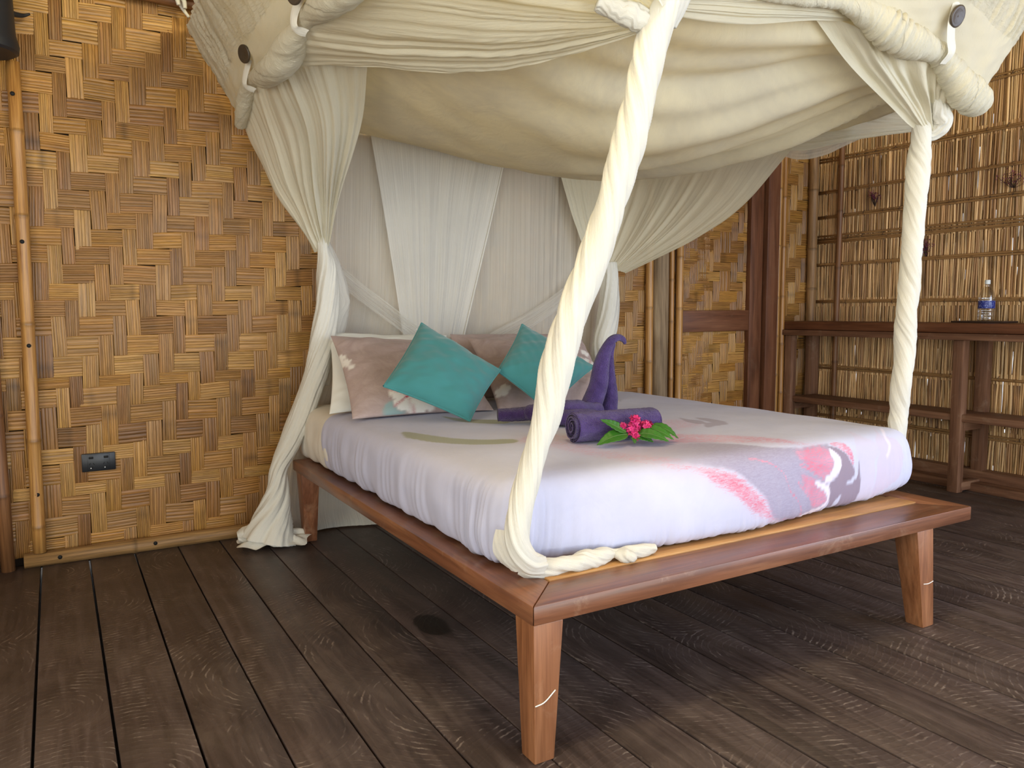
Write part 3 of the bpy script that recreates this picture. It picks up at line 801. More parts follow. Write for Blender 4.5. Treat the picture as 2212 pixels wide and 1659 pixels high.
# ------------------------------------------------------------------ mattress in its fitted, printed sheet
PRINT = {
'grey':[(1.592,-1.919),(1.637,-1.926),(1.688,-1.952),(1.803,-2.002),(1.92,-2.103),(2.038,-2.138),(2.166,-2.14),(2.212,-2.139),(2.199,-2.154),(2.232,-2.178),(2.239,-2.2),(2.218,-2.236),(2.162,-2.258),(2.169,-2.28),(2.174,-2.306),(2.159,-2.328),(2.116,-2.355),(2.038,-2.355),(1.983,-2.359),(1.883,-2.333),(1.835,-2.265),(1.787,-2.218),(1.731,-2.173),(1.644,-2.149),(1.504,-2.13),(1.457,-2.103),(1.475,-2.047)],
'redL':[(1.459,-2.126),(1.527,-2.135),(1.605,-2.146),(1.653,-2.155),(1.735,-2.18),(1.789,-2.225),(1.839,-2.271),(1.89,-2.331),(1.941,-2.345),(1.983,-2.359),(1.883,-2.341),(1.824,-2.324),(1.753,-2.284),(1.698,-2.241),(1.635,-2.201),(1.584,-2.16),(1.526,-2.147)],
'redR1':[(2.024,-2.149),(2.101,-2.14),(2.179,-2.144),(2.205,-2.159),(2.228,-2.186),(2.225,-2.216),(2.176,-2.247),(2.115,-2.232),(2.064,-2.197)],
'redR2':[(2.024,-2.212),(2.081,-2.231),(2.155,-2.261),(2.166,-2.284),(2.167,-2.305),(2.137,-2.333),(2.087,-2.334),(2.056,-2.289),(2.026,-2.244)],
'redB':[(1.982,-2.353),(2.038,-2.348),(2.116,-2.349),(2.196,-2.364),(2.153,-2.365),(2.088,-2.363),(2.003,-2.361)],
'white1':[(2.205,-2.155),(2.235,-2.181),(2.242,-2.205),(2.218,-2.238),(2.162,-2.258),(2.148,-2.244),(2.19,-2.224),(2.205,-2.196),(2.195,-2.17)],
'white2':[(2.093,-2.249),(2.158,-2.264),(2.171,-2.284),(2.174,-2.306),(2.155,-2.332),(2.109,-2.354),(2.045,-2.356),(2.03,-2.345),(2.108,-2.337),(2.152,-2.319),(2.156,-2.299),(2.14,-2.28),(2.106,-2.267)],
'dark':[(2.192,-2.146),(2.226,-2.15),(2.266,-2.169),(2.287,-2.197),(2.301,-2.224),(2.309,-2.247),(2.287,-2.266),(2.259,-2.28),(2.302,-2.276),(2.329,-2.249),(2.339,-2.211),(2.345,-2.268),(2.345,-2.325),(2.332,-2.354),(2.247,-2.369),(2.239,-2.315),(2.216,-2.326),(2.196,-2.362),(2.17,-2.353),(2.175,-2.322),(2.168,-2.28),(2.17,-2.263),(2.217,-2.244),(2.24,-2.205),(2.232,-2.176),(2.212,-2.157)],
'redT':[(2.219,-2.139),(2.259,-2.131),(2.3,-2.151),(2.314,-2.178),(2.311,-2.208),(2.301,-2.224),(2.287,-2.197),(2.262,-2.167)],
'lilac':[(2.402,-2.067),(2.409,-2.122),(2.452,-2.157),(2.454,-2.188),(2.427,-2.221),(2.422,-2.277),(2.417,-2.312),(2.404,-2.346),(2.346,-2.347),(2.348,-2.286),(2.342,-2.211),(2.334,-2.172)],
'pale':[(2.555,-2.059),(2.507,-2.122),(2.568,-2.158),(2.585,-2.201),(2.581,-2.25),(2.554,-2.293),(2.504,-2.323),(2.419,-2.348),(2.43,-2.278),(2.441,-2.218),(2.457,-2.188),(2.456,-2.153)],
'pinkTop':[(1.785,-1.793),(1.893,-1.851),(2.012,-1.966),(2.102,-2.099),(2.199,-2.137),(2.101,-2.132),(1.942,-2.084),(1.809,-1.995),(1.696,-1.944),(1.635,-1.892)],
'pinkBack':[(1.949,-1.564),(2.059,-1.575),(2.062,-1.674),(2.015,-1.736),(1.918,-1.762),(1.794,-1.783),(1.835,-1.71)],
'greyBack':[(2.089,-1.542),(2.087,-1.593),(2.104,-1.643),(2.086,-1.689),(2.114,-1.699),(2.138,-1.752),(2.075,-1.763),(2.013,-1.77),(2.055,-1.707),(2.032,-1.692),(2.045,-1.625)],
'greyBack2':[(2.143,-1.576),(2.169,-1.617),(2.168,-1.684),(2.14,-1.75),(2.106,-1.72),(2.113,-1.668),(2.121,-1.626)],
'pinkL':[(1.267,-1.647),(1.412,-1.573),(1.479,-1.672),(1.44,-1.904),(1.511,-2.039),(1.583,-2.135),(1.419,-2.107),(1.324,-1.922),(1.292,-1.764)],
'stem':[(1.036,-1.277),(1.073,-1.239),(1.116,-1.421),(1.205,-1.555),(1.292,-1.62),(1.256,-1.681),(1.151,-1.626),(1.063,-1.498),(1.027,-1.389)],
'stem2':[(1.333,-0.978),(1.384,-1.104),(1.489,-1.215),(1.441,-1.299),(1.339,-1.193)],
'greyM':[(1.619,-1.888),(1.737,-1.888),(1.833,-2.022),(1.534,-2.053),(1.394,-1.966)],
'lilacBand':[(1.532,-1.828),(1.685,-1.895),(1.806,-1.999),(1.69,-2.007),(1.469,-2.089),(1.376,-2.031)],
'veinA':[(1.812,-2.145),(1.866,-2.157),(1.91,-2.175),(1.942,-2.202),(1.951,-2.231),(1.956,-2.259),(1.988,-2.287),(2.011,-2.318),(2.031,-2.349)],
'veinB':[(2.027,-2.185),(2.083,-2.213),(2.155,-2.252)],
'veinC':[(2.007,-2.242),(2.05,-2.28),(2.115,-2.338)],
'curveW':[(2.564,-2.083),(2.519,-2.14),(2.521,-2.172),(2.498,-2.206)],
}
def inside(P, poly):
    x, y = P[:, 0], P[:, 1]; c = np.zeros(len(P), bool); n = len(poly); j = n - 1
    for i in range(n):
        xi, yi = poly[i]; xj, yj = poly[j]
        c ^= ((yi > y) != (yj > y)) & (x < (xj - xi) * (y - yi) / (yj - yi + 1e-12) + xi); j = i
    return c
def segdist(P, poly, closed=True):
    d = np.full(len(P), 9.0); n = len(poly)
    for i in range(n if closed else n - 1):
        a, b = np.array(poly[i]), np.array(poly[(i + 1) % n]); ab = b - a
        t = np.clip(((P - a) @ ab) / (ab @ ab + 1e-12), 0, 1); d = np.minimum(d, np.linalg.norm(P - a - t[:, None] * ab, axis=1))
    return d
def smooth_poly(poly, k=6, closed=True):
    P = np.array(poly, float)
    if closed: P = np.concatenate([P[-1:], P, P[:2]])
    Q = catmull(P, (len(P) - 1) * k + 1)
    return Q[k:-k] if closed else Q
def mask(P, keys, soft, line=None):
    out = np.zeros(len(P))
    for k in keys:
        if line:
            q = smooth_poly(PRINT[k], 6, False); lo, hi = q.min(0) - .05, q.max(0) + .05
        else:
            q = smooth_poly(PRINT[k]); lo, hi = q.min(0) - 2 * soft, q.max(0) + 2 * soft
        s = np.all((P > lo) & (P < hi), 1)
        if not s.any(): continue
        Q = P[s]; d = segdist(Q, q, not line)
        if line: m = np.clip(1.5 - d / line, 0, 1)
        else:
            sd = np.where(inside(Q, q), d, -d); m = np.clip(sd / (2 * soft) + 0.5, 0, 1); m = m * m * (3 - 2 * m)
        out[s] = np.maximum(out[s], m)
    return out

MX0, MX1, MY0, MY1 = 0.962, 2.678, -2.14, -0.15
ZM0, ZM1 = 0.3905, 0.628
def mattress_rings(extra, nper, z_lo=0.0):
    prof = catmull(np.array([(0.06, ZM0 - 0.001), (0.028, ZM0 + 0.001), (0.006, 0.405), (-0.008, 0.44), (-0.013, 0.49), (-0.010, 0.535), (-0.003, 0.572),
                             (0.010, 0.598), (0.032, 0.616), (0.062, 0.6245), (0.1, 0.628)]), 46)
    ins = np.concatenate([prof[:, 0], np.linspace(0.108, 0.852, 96)]) - extra
    zz = np.concatenate([prof[:, 1], np.full(96, ZM1)]) + extra
    rows = []
    Lx, Ly = MX1 - MX0, MY1 - MY0
    nx, ny, na = int(nper * Lx), int(nper * Ly), 14
    for d, z in zip(ins, zz):
        x0, x1, y0, y1 = MX0 + d, MX1 - d, MY0 + d, MY1 - d
        r = max(0.075 - d, 0.002) if d < 0.5 else 0.002
        r = min(r, 0.09)
        pts = []
        for (cx, cy, a0, sx, sy, ex, ey, n_) in ((x0 + r, y0 + r, PI, x0 + r, y0, x1 - r, y0, nx), (x1 - r, y0 + r, 1.5 * PI, x1, y0 + r, x1, y1 - r, ny),
                                                (x1 - r, y1 - r, 0, x1 - r, y1, x0 + r, y1, nx), (x0 + r, y1 - r, .5 * PI, x0, y1 - r, x0, y0 + r, ny)):
            for q in range(na): pts.append((cx + r * math.cos(a0 + q / na * PI / 2), cy + r * math.sin(a0 + q / na * PI / 2)))
            for q in range(n_): pts.append((sx + (ex - sx) * q / n_, sy + (ey - sy) * q / n_))
        rows.append(np.concatenate([np.array(pts), np.full((len(pts), 1), z)], 1))
    P = np.array(rows); m, n = P.shape[:2]
    edge = np.clip(ins, 0, 1)[:, None]
    side = np.clip((0.62 - P[..., 2]) / 0.12, 0, 1)
    N_ = normals(P)
    s = np.arange(n)[None] / nper
    # gentle crown, hanging folds on the sides, pulled pleats at the near corner
    P[..., 2] += 0.010 * np.clip(edge / 0.4, 0, 1) + 0.003 * wob(P[..., 0] * 4, P[..., 1] * 4, 5) * np.clip(edge / 0.1, 0, 1)
    fold = 0.0045 * creases(s + 0.05 * (P[..., 2] - 0.5), 9, (5.3, 9.1, 14.7), 0.9) + 0.004 * wob(s * 9, P[..., 2] * 14, 6)
    near = np.exp(-((P[..., 0] - 1.02) / 0.10) ** 2) * (P[..., 1] < -1.9) * 1.6 + np.exp(-((P[..., 0] - 2.66) / 0.12) ** 2) * (P[..., 1] < -1.85)
    fold2 = 0.006 * creases(s, 10, (26, 41), 0.8) * near
    front = (P[..., 1] < -2.05) * 0.65
    sgn = np.sign((N_[..., :2] * (P[..., :2] - np.array([1.8, -1.15]))).sum(-1, keepdims=True) + 1e-9)
    Nh = N_ * sgn
    low = np.clip((0.47 - P[..., 2]) / 0.07, 0, 1)
    fold3 = 0.004 * creases(s, 12, (23, 37, 61), 0.9) * low * (P[..., 1] < -2.05)
    P = P + Nh * ((fold * (1 - front) + fold2) * side + fold3)[..., None]
    # the soft front hangs forward in the middle
    zf = np.clip((0.62 - P[..., 2]) / 0.2, 0, 1)
    b = -0.062 * np.exp(-((P[..., 0] - 1.72) / .42) ** 2) * (0.35 + 0.65 * zf) + 0.03 * np.exp(-((P[..., 0] - 1.05) / .14) ** 2) * zf
    P[..., 1] += b * np.clip((-1.95 - P[..., 1]) / 0.12, 0, 1)
    P[..., 2] += 0.022 * np.clip((P[..., 0] - 2.42) / 0.2, 0, 1) * np.clip((0.47 - P[..., 2]) / 0.07, 0, 1) * (P[..., 1] < -1.95)
    return P

mat_ = empty('mattress', (1.82, -1.15, 0.388), 'thick white mattress with pink and grey lily printed sheet on the bed', 'mattress')
P = mattress_rings(0.0, 60)
far = np.clip((-0.66 - P[..., 1]) / 0.05, 0, 1)
P[..., 0] = 1.82 + (P[..., 0] - 1.82) * (1 - 0.016 * far); P[..., 1] = P[..., 1] + 0.016 * far * (P[..., 1] < -1.5); P[..., 2] = P[..., 2] - 0.008 * far * np.clip((P[..., 2] - .45) / .15, 0, 1)
mb = MB(); mb.grid(P, wrap=True, caps=True); mb.build('mattress_protector', M['pad'], mat_, label='cream protector showing at the head end')
P = mattress_rings(0.0035, 145)
mb = MB()
m, n = P.shape[:2]
keep_col = ~((P[20, :, 1] > -0.60))
keep = (P[..., 1] < -0.60)
i, j = np.meshgrid(np.arange(m - 1), np.arange(n), indexing='ij'); j2 = (j + 1) % n
q = np.stack([i * n + j, i * n + j2, (i + 1) * n + j2, (i + 1) * n + j], -1)
kq = keep[i, j] & keep[i, j2] & keep[i + 1, j] & keep[i + 1, j2]
used = np.zeros(m * n, bool); fq = q[kq]; used[fq.ravel()] = True
idx = -np.ones(m * n, int); idx[used] = np.arange(used.sum())
V = P.reshape(-1, 3)[used]
tt = np.where(V[:, 1] < -2.02, np.maximum(V[:, 1], -2.13) - np.clip(0.625 - V[:, 2], 0, 1), V[:, 1])
S2 = np.stack([V[:, 0], tt], -1)
jit = 0.004 * np.stack([wob(S2[:, 0] * 40, S2[:, 1] * 40, 21), wob(S2[:, 0] * 40, S2[:, 1] * 40, 22)], -1)
SJ = S2 + jit
fade = np.clip((S2[:, 0] - 1.36) / 0.42, 0, 1); fade = fade * fade * (3 - 2 * fade)
grey = np.maximum(mask(SJ, ['grey'], 0.006) * np.where(S2[:, 1] > -2.16, np.clip(fade + np.clip((-2.02 - S2[:, 1]) * 3, 0, 1) * 0, 0, 1), 1.0), 0.7 * mask(SJ, ['greyM', 'lilacBand'], 0.05) * fade)
red = np.maximum.reduce([mask(SJ, ['redL'], 0.026), mask(SJ, ['redR1', 'redR2'], 0.014), mask(SJ, ['redB', 'redT'], 0.008), 0.75 * mask(SJ, ['pinkTop'], 0.03), 0.55 * mask(SJ, ['pinkBack', 'pinkL'], 0.03), mask(SJ, ['veinA'], 0, 0.004), mask(SJ, ['veinB', 'veinC'], 0, 0.006)])
lil = np.maximum.reduce([0.62 * mask(SJ, ['redL'], 0.055), 0.5 * mask(SJ, ['redR1', 'redR2'], 0.04), 0.42 * mask(SJ, ['lilac'], 0.004), 0.62 * mask(SJ, ['pale'], 0.003), 0.5 * mask(SJ, ['lilacBand', 'pinkBack', 'pinkL'], 0.05), 0.35 * mask(SJ, ['pinkTop'], 0.05)])
dark = np.maximum(mask(SJ, ['dark'], 0.002), 0.6 * mask(SJ, ['greyBack', 'greyBack2'], 0.004))
white = np.maximum(mask(SJ, ['white1', 'white2'], 0.003), 0.7 * mask(SJ, ['curveW'], 0, 0.006))
white = white * (1 - 0.0 * dark); dark = dark * 1.0
grn = mask(SJ, ['stem', 'stem2'], 0.006)
mb.raw(V, idx[fq].tolist(), uv=S2)
so = mb.build('fitted_sheet', M['sheet'], mat_)
for nm, ch in (('Prt', (grey, red * (1 - white), lil)), ('Prt2', (dark, white, grn))):
    ca = so.data.color_attributes.new(nm, 'FLOAT_COLOR', 'POINT')
    ca.data.foreach_set('color', np.stack([*ch, np.ones(len(V))], -1).astype(np.float32).ravel())

# ------------------------------------------------------------------ mosquito net canopy
net = empty('mosquito_net', (1.8, -1.15, 0.0), 'cream cotton mosquito net canopy hung over the bed, sides tied up', 'mosquito net')

def cloth(name, ctrl, nu, nv, mat, disp=None, label=None, par=None, uvs=(1, 1), mask_=None, col=None):
    P = loft(ctrl, nu, nv); N_ = normals(P)
    u, v = np.meshgrid(np.linspace(0, 1, nu), np.linspace(0, 1, nv), indexing='ij')
    if disp is not None: P = P + N_ * disp(u, v)[..., None]
    mb = MB(); mb.grid(P, np.stack([u * uvs[0], v * uvs[1]], -1), col=None if col is None else col(u, v))
    return mb.build(name, M[mat], par or net, label=label)

def twist(name, path, rad, turns, lobes, mat, n=56, ns=220, seed=0, amp=0.16, pleat=0.035, flat=None, label=None, par=None, wander=0.0, rings=0.0):
    """cloth twisted into a rope: rounded lobes with sharp creases winding along the path"""
    P = catmull(np.array(path, float), ns)
    L = np.concatenate([[0], np.cumsum(np.linalg.norm(np.diff(P, axis=0), axis=1))]); t = L / L[-1]
    R = catmull(np.array(rad, float)[:, None], ns)[:, 0]
    T, N_, B = frames(P)
    th = np.linspace(0, 2 * PI, n, endpoint=False)[None]
    ph = 2 * PI * turns * t[:, None] + 0.5 * wob(t[:, None] * 9, 0 * th, seed)
    a = th - ph
    lob = np.abs(np.cos(a * lobes / 2 + 0.15 * np.sin(2 * a))) ** 0.55
    f = 1 + amp * (lob - 0.72) + pleat * creases((a / (2 * PI)) % 1.0 * 1.0 + 0.05 * t[:, None], seed + 3, (7, 13, 19), 0.7)
    f = f + 0.06 * wob(t[:, None] * 16, np.cos(a) * 1.3, seed + 5) + wander * wob(t[:, None] * 30, np.sin(th) + np.cos(th), seed + 7)
    if rings: f = f + rings * creases(t[:, None] + 0.012 * np.sin(th + 1), seed + 9, (23, 37, 53), 0.7) * (0.5 + 0.5 * np.abs(wob(t[:, None] * 14, th * .5, seed + 11)))
    rr = R[:, None] * f
    G_ = P[:, None] + rr[..., None] * (np.cos(th)[..., None] * N_[:, None] + np.sin(th)[..., None] * B[:, None])
    mb = MB(); mb.grid(G_, np.stack([np.repeat(L[:, None], n, 1) * 2, ((a / (2 * PI)) % 1.0)], -1), wrap=True, caps=True)
    return mb.build(name, M[mat], par or net, label=label)

# sagging roof cloth
roof = [
    [(0.74, -0.11, 1.95), (1.2, -0.11, 1.93), (1.8, -0.11, 1.92), (2.4, -0.11, 1.92), (2.93, -0.11, 1.93)],
    [(0.76, -0.55, 2.02), (1.2, -0.55, 1.85), (1.8, -0.55, 1.745), (2.4, -0.55, 1.77), (2.95, -0.55, 1.95)],
    [(0.78, -1.10, 2.14), (1.2, -1.10, 1.885), (1.8, -1.10, 1.645), (2.4, -1.10, 1.70), (2.95, -1.10, 1.93)],
    [(0.78, -1.65, 2.18), (1.2, -1.65, 1.95), (1.8, -1.65, 1.71), (2.35, -1.65, 1.71), (2.90, -1.65, 1.85)],
    [(0.78, -2.16, 2.20), (1.2, -2.18, 2.10), (1.8, -2.18, 2.04), (2.3, -2.18, 1.97), (2.74, -2.12, 1.80)]]
def roof_d(u, v):
    rx, ry = (0.98 - v), (1.02 - u)
    ang = np.arctan2(ry, rx + 1e-6); rad_ = np.sqrt(rx ** 2 + ry ** 2)
    f = creases(ang / 1.57, 31, (3.1, 5.7, 9.3), 1.0)
    return 0.052 * f * np.exp(-((rad_ - 0.45) / 0.38) ** 2) + 0.006 * wob(u * 16, v * 16, 33) + 0.012 * wob(u * 6, v * 5, 34) * np.sin(PI * u) * np.sin(PI * v)
cloth('roof_cloth', roof, 110, 130, 'net_roof', roof_d, label='dusty sagging roof cloth')

# upper band hanging outside the frame (shirred above, plain below)
bot = np.array([(.78, -.09, 1.915), (.745, -.3, 1.94), (.735, -.55, 1.985), (.74, -.9, 1.955), (.74, -1.28, 1.985), (.74, -1.8, 1.97), (.75, -2.17, 2.0), (.9, -2.25, 2.02), (1.4, -2.25, 2.0), (1.85, -2.25, 1.985),
                (2.16, -2.25, 1.99), (2.4, -2.25, 1.945), (2.57, -2.25, 1.925), (2.72, -2.25, 1.83), (2.81, -2.24, 1.80), (2.88, -2.17, 1.83), (2.93, -1.9, 1.90), (2.94, -1.3, 1.93), (2.94, -.7, 1.93), (2.93, -.09, 1.93)])
top = np.array([(.565, -.05, 2.30), (.56, -.3, 2.32), (.555, -.55, 2.33), (.55, -.9, 2.33), (.55, -1.28, 2.33), (.55, -1.8, 2.33), (.56, -2.3, 2.33), (.75, -2.42, 2.33), (1.4, -2.42, 2.33), (1.85, -2.42, 2.33),
                (2.16, -2.42, 2.33), (2.4, -2.42, 2.33), (2.6, -2.42, 2.33), (2.85, -2.42, 2.33), (3.06, -2.40, 2.32), (3.16, -2.30, 2.32), (3.18, -1.9, 2.33), (3.18, -1.3, 2.33), (3.18, -.7, 2.33), (3.18, -.05, 2.33)])
def band_d(u, v):
    s = v * 60
    return 0.015 * creases(v + 0.004 * np.sin(u * 9), 40, (33, 59, 89), 0.8) * np.clip((u - 0.36) / 0.05, 0, 1) * (0.55 + 0.45 * np.abs(wob(v * 70, u * 5, 44))) + 0.008 * wob(u * 6, v * 60, 41)
mid = 0.55 * bot + 0.45 * top; mid[:, 2] -= 0.01
nv_ = 620
P = catmull(np.stack([bot, mid, top]), 40); P = np.swapaxes(catmull(np.swapaxes(P, 0, 1), nv_), 0, 1)
Nn = normals(P); u, v = np.meshgrid(np.linspace(0, 1, 40), np.linspace(0, 1, nv_), indexing='ij')
P = P + Nn * band_d(u, v)[..., None]
k = 15
mb = MB(); mb.grid(P[:k + 1], np.stack([u[:k + 1] * .4, v[:k + 1] * 8], -1)); mb.build('lower_band', M['net_band'], net)
mb = MB(); mb.grid(P[k:], np.stack([u[k:] * .4, v[k:] * 8], -1)); mb.build('shirred_band', M['net_shir'], net)
# top sheet closing the frame above
top_sheet = [[(.57, -.05, 2.30), (1.3, -.05, 2.24), (2.3, -.05, 2.24), (3.17, -.05, 2.31)], [(.56, -1.2, 2.33), (1.3, -1.2, 2.18), (2.3, -1.2, 2.18), (3.17, -1.2, 2.32)], [(.6, -2.38, 2.33), (1.3, -2.42, 2.28), (2.3, -2.42, 2.28), (3.12, -2.38, 2.32)]]
cloth('top_sheet', top_sheet, 24, 24, 'net_sheer2')

# rolled-up sides
twist('rolled_side', [(.755, -.17, 1.885), (.745, -.28, 1.925), (.738, -.40, 1.965), (.735, -.56, 1.985), (.74, -.72, 1.955), (.742, -.92, 1.945), (.742, -1.1, 1.962), (.738, -1.28, 1.985), (.742, -1.5, 1.965), (.745, -1.8, 1.965), (.76, -2.16, 2.0)],
      [.026, .034, .033, .026, .046, .057, .050, .030, .050, .055, .04], 3.2, 2, 'net_roll', seed=50, amp=0.12, pleat=0.03, wander=0.05, rings=0.04)
twist('rolled_side', [(1.50, -2.24, 1.955), (1.72, -2.23, 1.945), (1.9, -2.22, 1.96), (2.08, -2.22, 1.978), (2.2, -2.22, 1.968), (2.31, -2.225, 1.935), (2.43, -2.23, 1.912), (2.55, -2.23, 1.905), (2.62, -2.23, 1.872), (2.69, -2.23, 1.825), (2.76, -2.23, 1.792), (2.83, -2.21, 1.79), (2.885, -2.18, 1.83)],
      [.022, .026, .026, .026, .042, .054, .050, .036, .040, .050, .056, .052, .026], 7, 1, 'net_roll', seed=51, amp=0.10, pleat=0.02, ns=420, wander=0.08, rings=0.13)

def tab(p_btn, nrm, pts, wdt, off=0.03):
    """cloth tab around the roll, with a coconut button at its top"""
    pts = catmull(np.array(pts, float), 30); T, N_, B = frames(pts)
    side = np.cross(T, np.array(nrm)); side /= np.linalg.norm(side, axis=1)[:, None]
    ww = np.linspace(wdt, wdt * 0.8, 30)[:, None]
    e = np.linspace(-1, 1, 7)
    Pt = pts[:, None] + e[None, :, None] * (side * ww)[:, None] + 0.004 * (1 - e ** 2)[None, :, None] * np.array(nrm)
    mb = MB(); mb.grid(Pt, np.stack(np.meshgrid(np.linspace(0, .4, 30), np.linspace(0, .1, 7), indexing='ij'), -1))
    o = mb.build('tab', M['net'], net)
    n_ = np.array(nrm, float); n_ /= np.linalg.norm(n_); c = np.array(p_btn) + n_ * off
    Q = Vector(n_).to_track_quat('Z', 'X').to_matrix()
    mb = MB(); b = MB(); b.lathe([(0, 0), (0.030, 0), (0.034, 0.003), (0.034, 0.008), (0.029, 0.0105), (0.022, 0.008), (0.006, 0.007), (0, 0.007)], (0, 0, 0), 28)
    V = np.concatenate(b.v) @ np.array(Q).T + c
    mb.raw(V, b.f)
    th_ = np.linspace(0, 2 * PI, 6)
    mb.build('button', M['button'], o, label='dark coconut-shell button')
tab((.712, -.625, 2.055), (-.85, -.35, -.25), [(.715, -.63, 2.09), (.708, -.60, 2.04), (.698, -.565, 1.99), (.70, -.545, 1.955), (.74, -.54, 1.94)], 0.016)
tab((.70, -1.385, 2.02), (-.85, -.35, -.25), [(.70, -1.40, 2.06), (.70, -1.35, 2.02), (.695, -1.30, 1.985), (.70, -1.285, 1.95), (.74, -1.28, 1.94)], 0.018)
tab((2.545, -2.285, 2.0), (.0, -.9, -.35), [(2.545, -2.30, 2.04), (2.535, -2.292, 1.985), (2.545, -2.285, 1.93), (2.56, -2.28, 1.89), (2.565, -2.25, 1.862)], 0.021, 0.014)

# drawn-up swags
sw = [[(.78, -.95, 1.93), (.94, -1.3, 1.862), (1.06, -1.48, 1.818), (1.2, -1.65, 1.796), (1.33, -1.9, 1.798), (1.385, -2.17, 1.792)],
      [(.74, -1.25, 1.96), (.90, -1.5, 1.875), (1.04, -1.68, 1.835), (1.18, -1.83, 1.82), (1.31, -2.0, 1.82), (1.387, -2.18, 1.806)],
      [(.74, -1.6, 1.97), (.88, -1.78, 1.92), (1.02, -1.9, 1.88), (1.16, -2.0, 1.86), (1.3, -2.1, 1.845), (1.39, -2.19, 1.82)],
      [(.76, -2.0, 2.0), (.88, -2.08, 1.97), (1.02, -2.14, 1.94), (1.16, -2.18, 1.91), (1.3, -2.2, 1.88), (1.395, -2.2, 1.835)],
      [(.80, -2.2, 2.08), (.95, -2.22, 2.06), (1.08, -2.24, 2.03), (1.2, -2.24, 1.99), (1.33, -2.23, 1.94), (1.40, -2.21, 1.86)]]
def fan(seed, amp, freqs=(6, 11, 19, 31), end=0.35):
    def f(u, v): return amp * creases(u + 0.03 * np.sin(v * 4 + seed), seed, freqs, 0.85) * (end + (1 - end) * np.sin(PI * np.clip(v, 0, 1)) ** 0.7) + amp * 0.3 * wob(u * 9, v * 7, seed + 1)
    return f
cloth('side_swag', sw, 130, 90, 'net_swag', fan(60, 0.013))
sf = [[(1.43, -2.19, 1.835), (1.6, -2.17, 1.853), (1.75, -2.16, 1.876), (1.9, -2.16, 1.908), (2.05, -2.16, 1.94), (2.25, -2.15, 1.975)],
      [(1.43, -2.21, 1.855), (1.6, -2.20, 1.885), (1.75, -2.19, 1.91), (1.9, -2.19, 1.935), (2.05, -2.19, 1.955), (2.25, -2.18, 1.98)],
      [(1.44, -2.22, 1.875), (1.6, -2.22, 1.92), (1.75, -2.22, 1.95), (1.9, -2.22, 1.97), (2.05, -2.21, 1.985), (2.25, -2.2, 1.99)]]
cloth('front_swag', sf, 60, 80, 'net_swag', fan(61, 0.007, (3, 6, 11)))
rs = [[(2.91, -1.15, 1.835), (2.905, -1.40, 1.765), (2.89, -1.66, 1.757), (2.86, -1.88, 1.738), (2.74, -2.09, 1.70)],
      [(2.91, -1.15, 1.90), (2.90, -1.40, 1.84), (2.88, -1.66, 1.80), (2.85, -1.88, 1.762), (2.74, -2.09, 1.714)],
      [(2.90, -1.15, 1.98), (2.89, -1.40, 1.93), (2.87, -1.66, 1.88), (2.84, -1.88, 1.80), (2.735, -2.09, 1.73)],
      [(2.88, -1.15, 2.05), (2.87, -1.40, 2.02), (2.86, -1.66, 1.98), (2.83, -1.88, 1.86), (2.73, -2.09, 1.745)]]
cloth('side_swag', rs, 70, 80, 'net_swag', fan(62, 0.008, (5, 9, 15)))
rb = [[(2.92, -1.22, 1.80), (2.925, -1.36, 1.738), (2.925, -1.50, 1.728), (2.92, -1.62, 1.748), (2.91, -1.72, 1.765)],
      [(2.93, -1.22, 1.84), (2.945, -1.36, 1.78), (2.945, -1.50, 1.77), (2.93, -1.62, 1.785), (2.91, -1.72, 1.79)],
      [(2.91, -1.22, 1.88), (2.915, -1.36, 1.84), (2.915, -1.50, 1.83), (2.91, -1.62, 1.83), (2.90, -1.72, 1.82)]]
cloth('hem_fold', rb, 20, 40, 'net_sheer2', fan(63, 0.004, (2, 5)))

# gathered curtain, back left
cl = [[(.76, -.15, 1.90), (.75, -.5, 1.97), (.75, -.8, 1.97), (.80, -1.0, 1.97), (.985, -1.16, 1.93)],
      [(.815, -.17, 1.77), (.84, -.4, 1.79), (.88, -.6, 1.80), (.95, -.75, 1.80), (1.085, -.80, 1.80)],
      [(.895, -.19, 1.59), (.93, -.3, 1.6), (.98, -.4, 1.6), (1.04, -.46, 1.6), (1.108, -.48, 1.6)],
      [(.985, -.22, 1.44), (1.01, -.27, 1.45), (1.04, -.31, 1.45), (1.075, -.33, 1.45), (1.108, -.33, 1.45)],
      [(1.050, -.235, 1.335), (1.06, -.265, 1.335), (1.072, -.285, 1.335), (1.085, -.285, 1.335), (1.098, -.275, 1.335)]]
def gather(seed, amp, freqs=(7, 12, 19, 33)):
    def f(u, v): return amp * creases(v, seed, freqs, 0.8) * (0.25 + 0.75 * np.clip(u * 2.2, 0, 1)) * (1 - 0.55 * np.clip((u - 0.6) / 0.4, 0, 1)) + amp * 0.35 * wob(u * 8, v * 6, seed + 1)
    return f
cloth('gathered_curtain', cl, 110, 120, 'net_fan', gather(70, 0.021))
# its tied tail dropping to the floor
twist('curtain_drop', [(1.07, -.26, 1.42), (1.078, -.275, 1.34), (1.092, -.28, 1.24), (1.085, -.285, 1.08), (1.055, -.285, .90), (1.02, -.285, .76), (.962, -.285, .61), (.895, -.285, .47), (.845, -.28, .36), (.835, -.275, .26), (.815, -.27, .14), (.79, -.27, .03)],
      [.024, .028, .046, .050, .049, .050, .052, .046, .042, .052, .075, .11], 0.75, 2, 'net', n=72, seed=71, amp=0.22, pleat=0.10, wander=0.03)
twist('curtain_fold', [(1.10, -.25, 1.38), (1.135, -.24, 1.26), (1.165, -.22, 1.12), (1.15, -.2, .98), (1.12, -.19, .86), (1.08, -.2, .72)], [.014, .04, .05, .042, .036, .03], 0.3, 2, 'net_sheer2', n=48, ns=90, seed=72, amp=0.25, pleat=0.09)
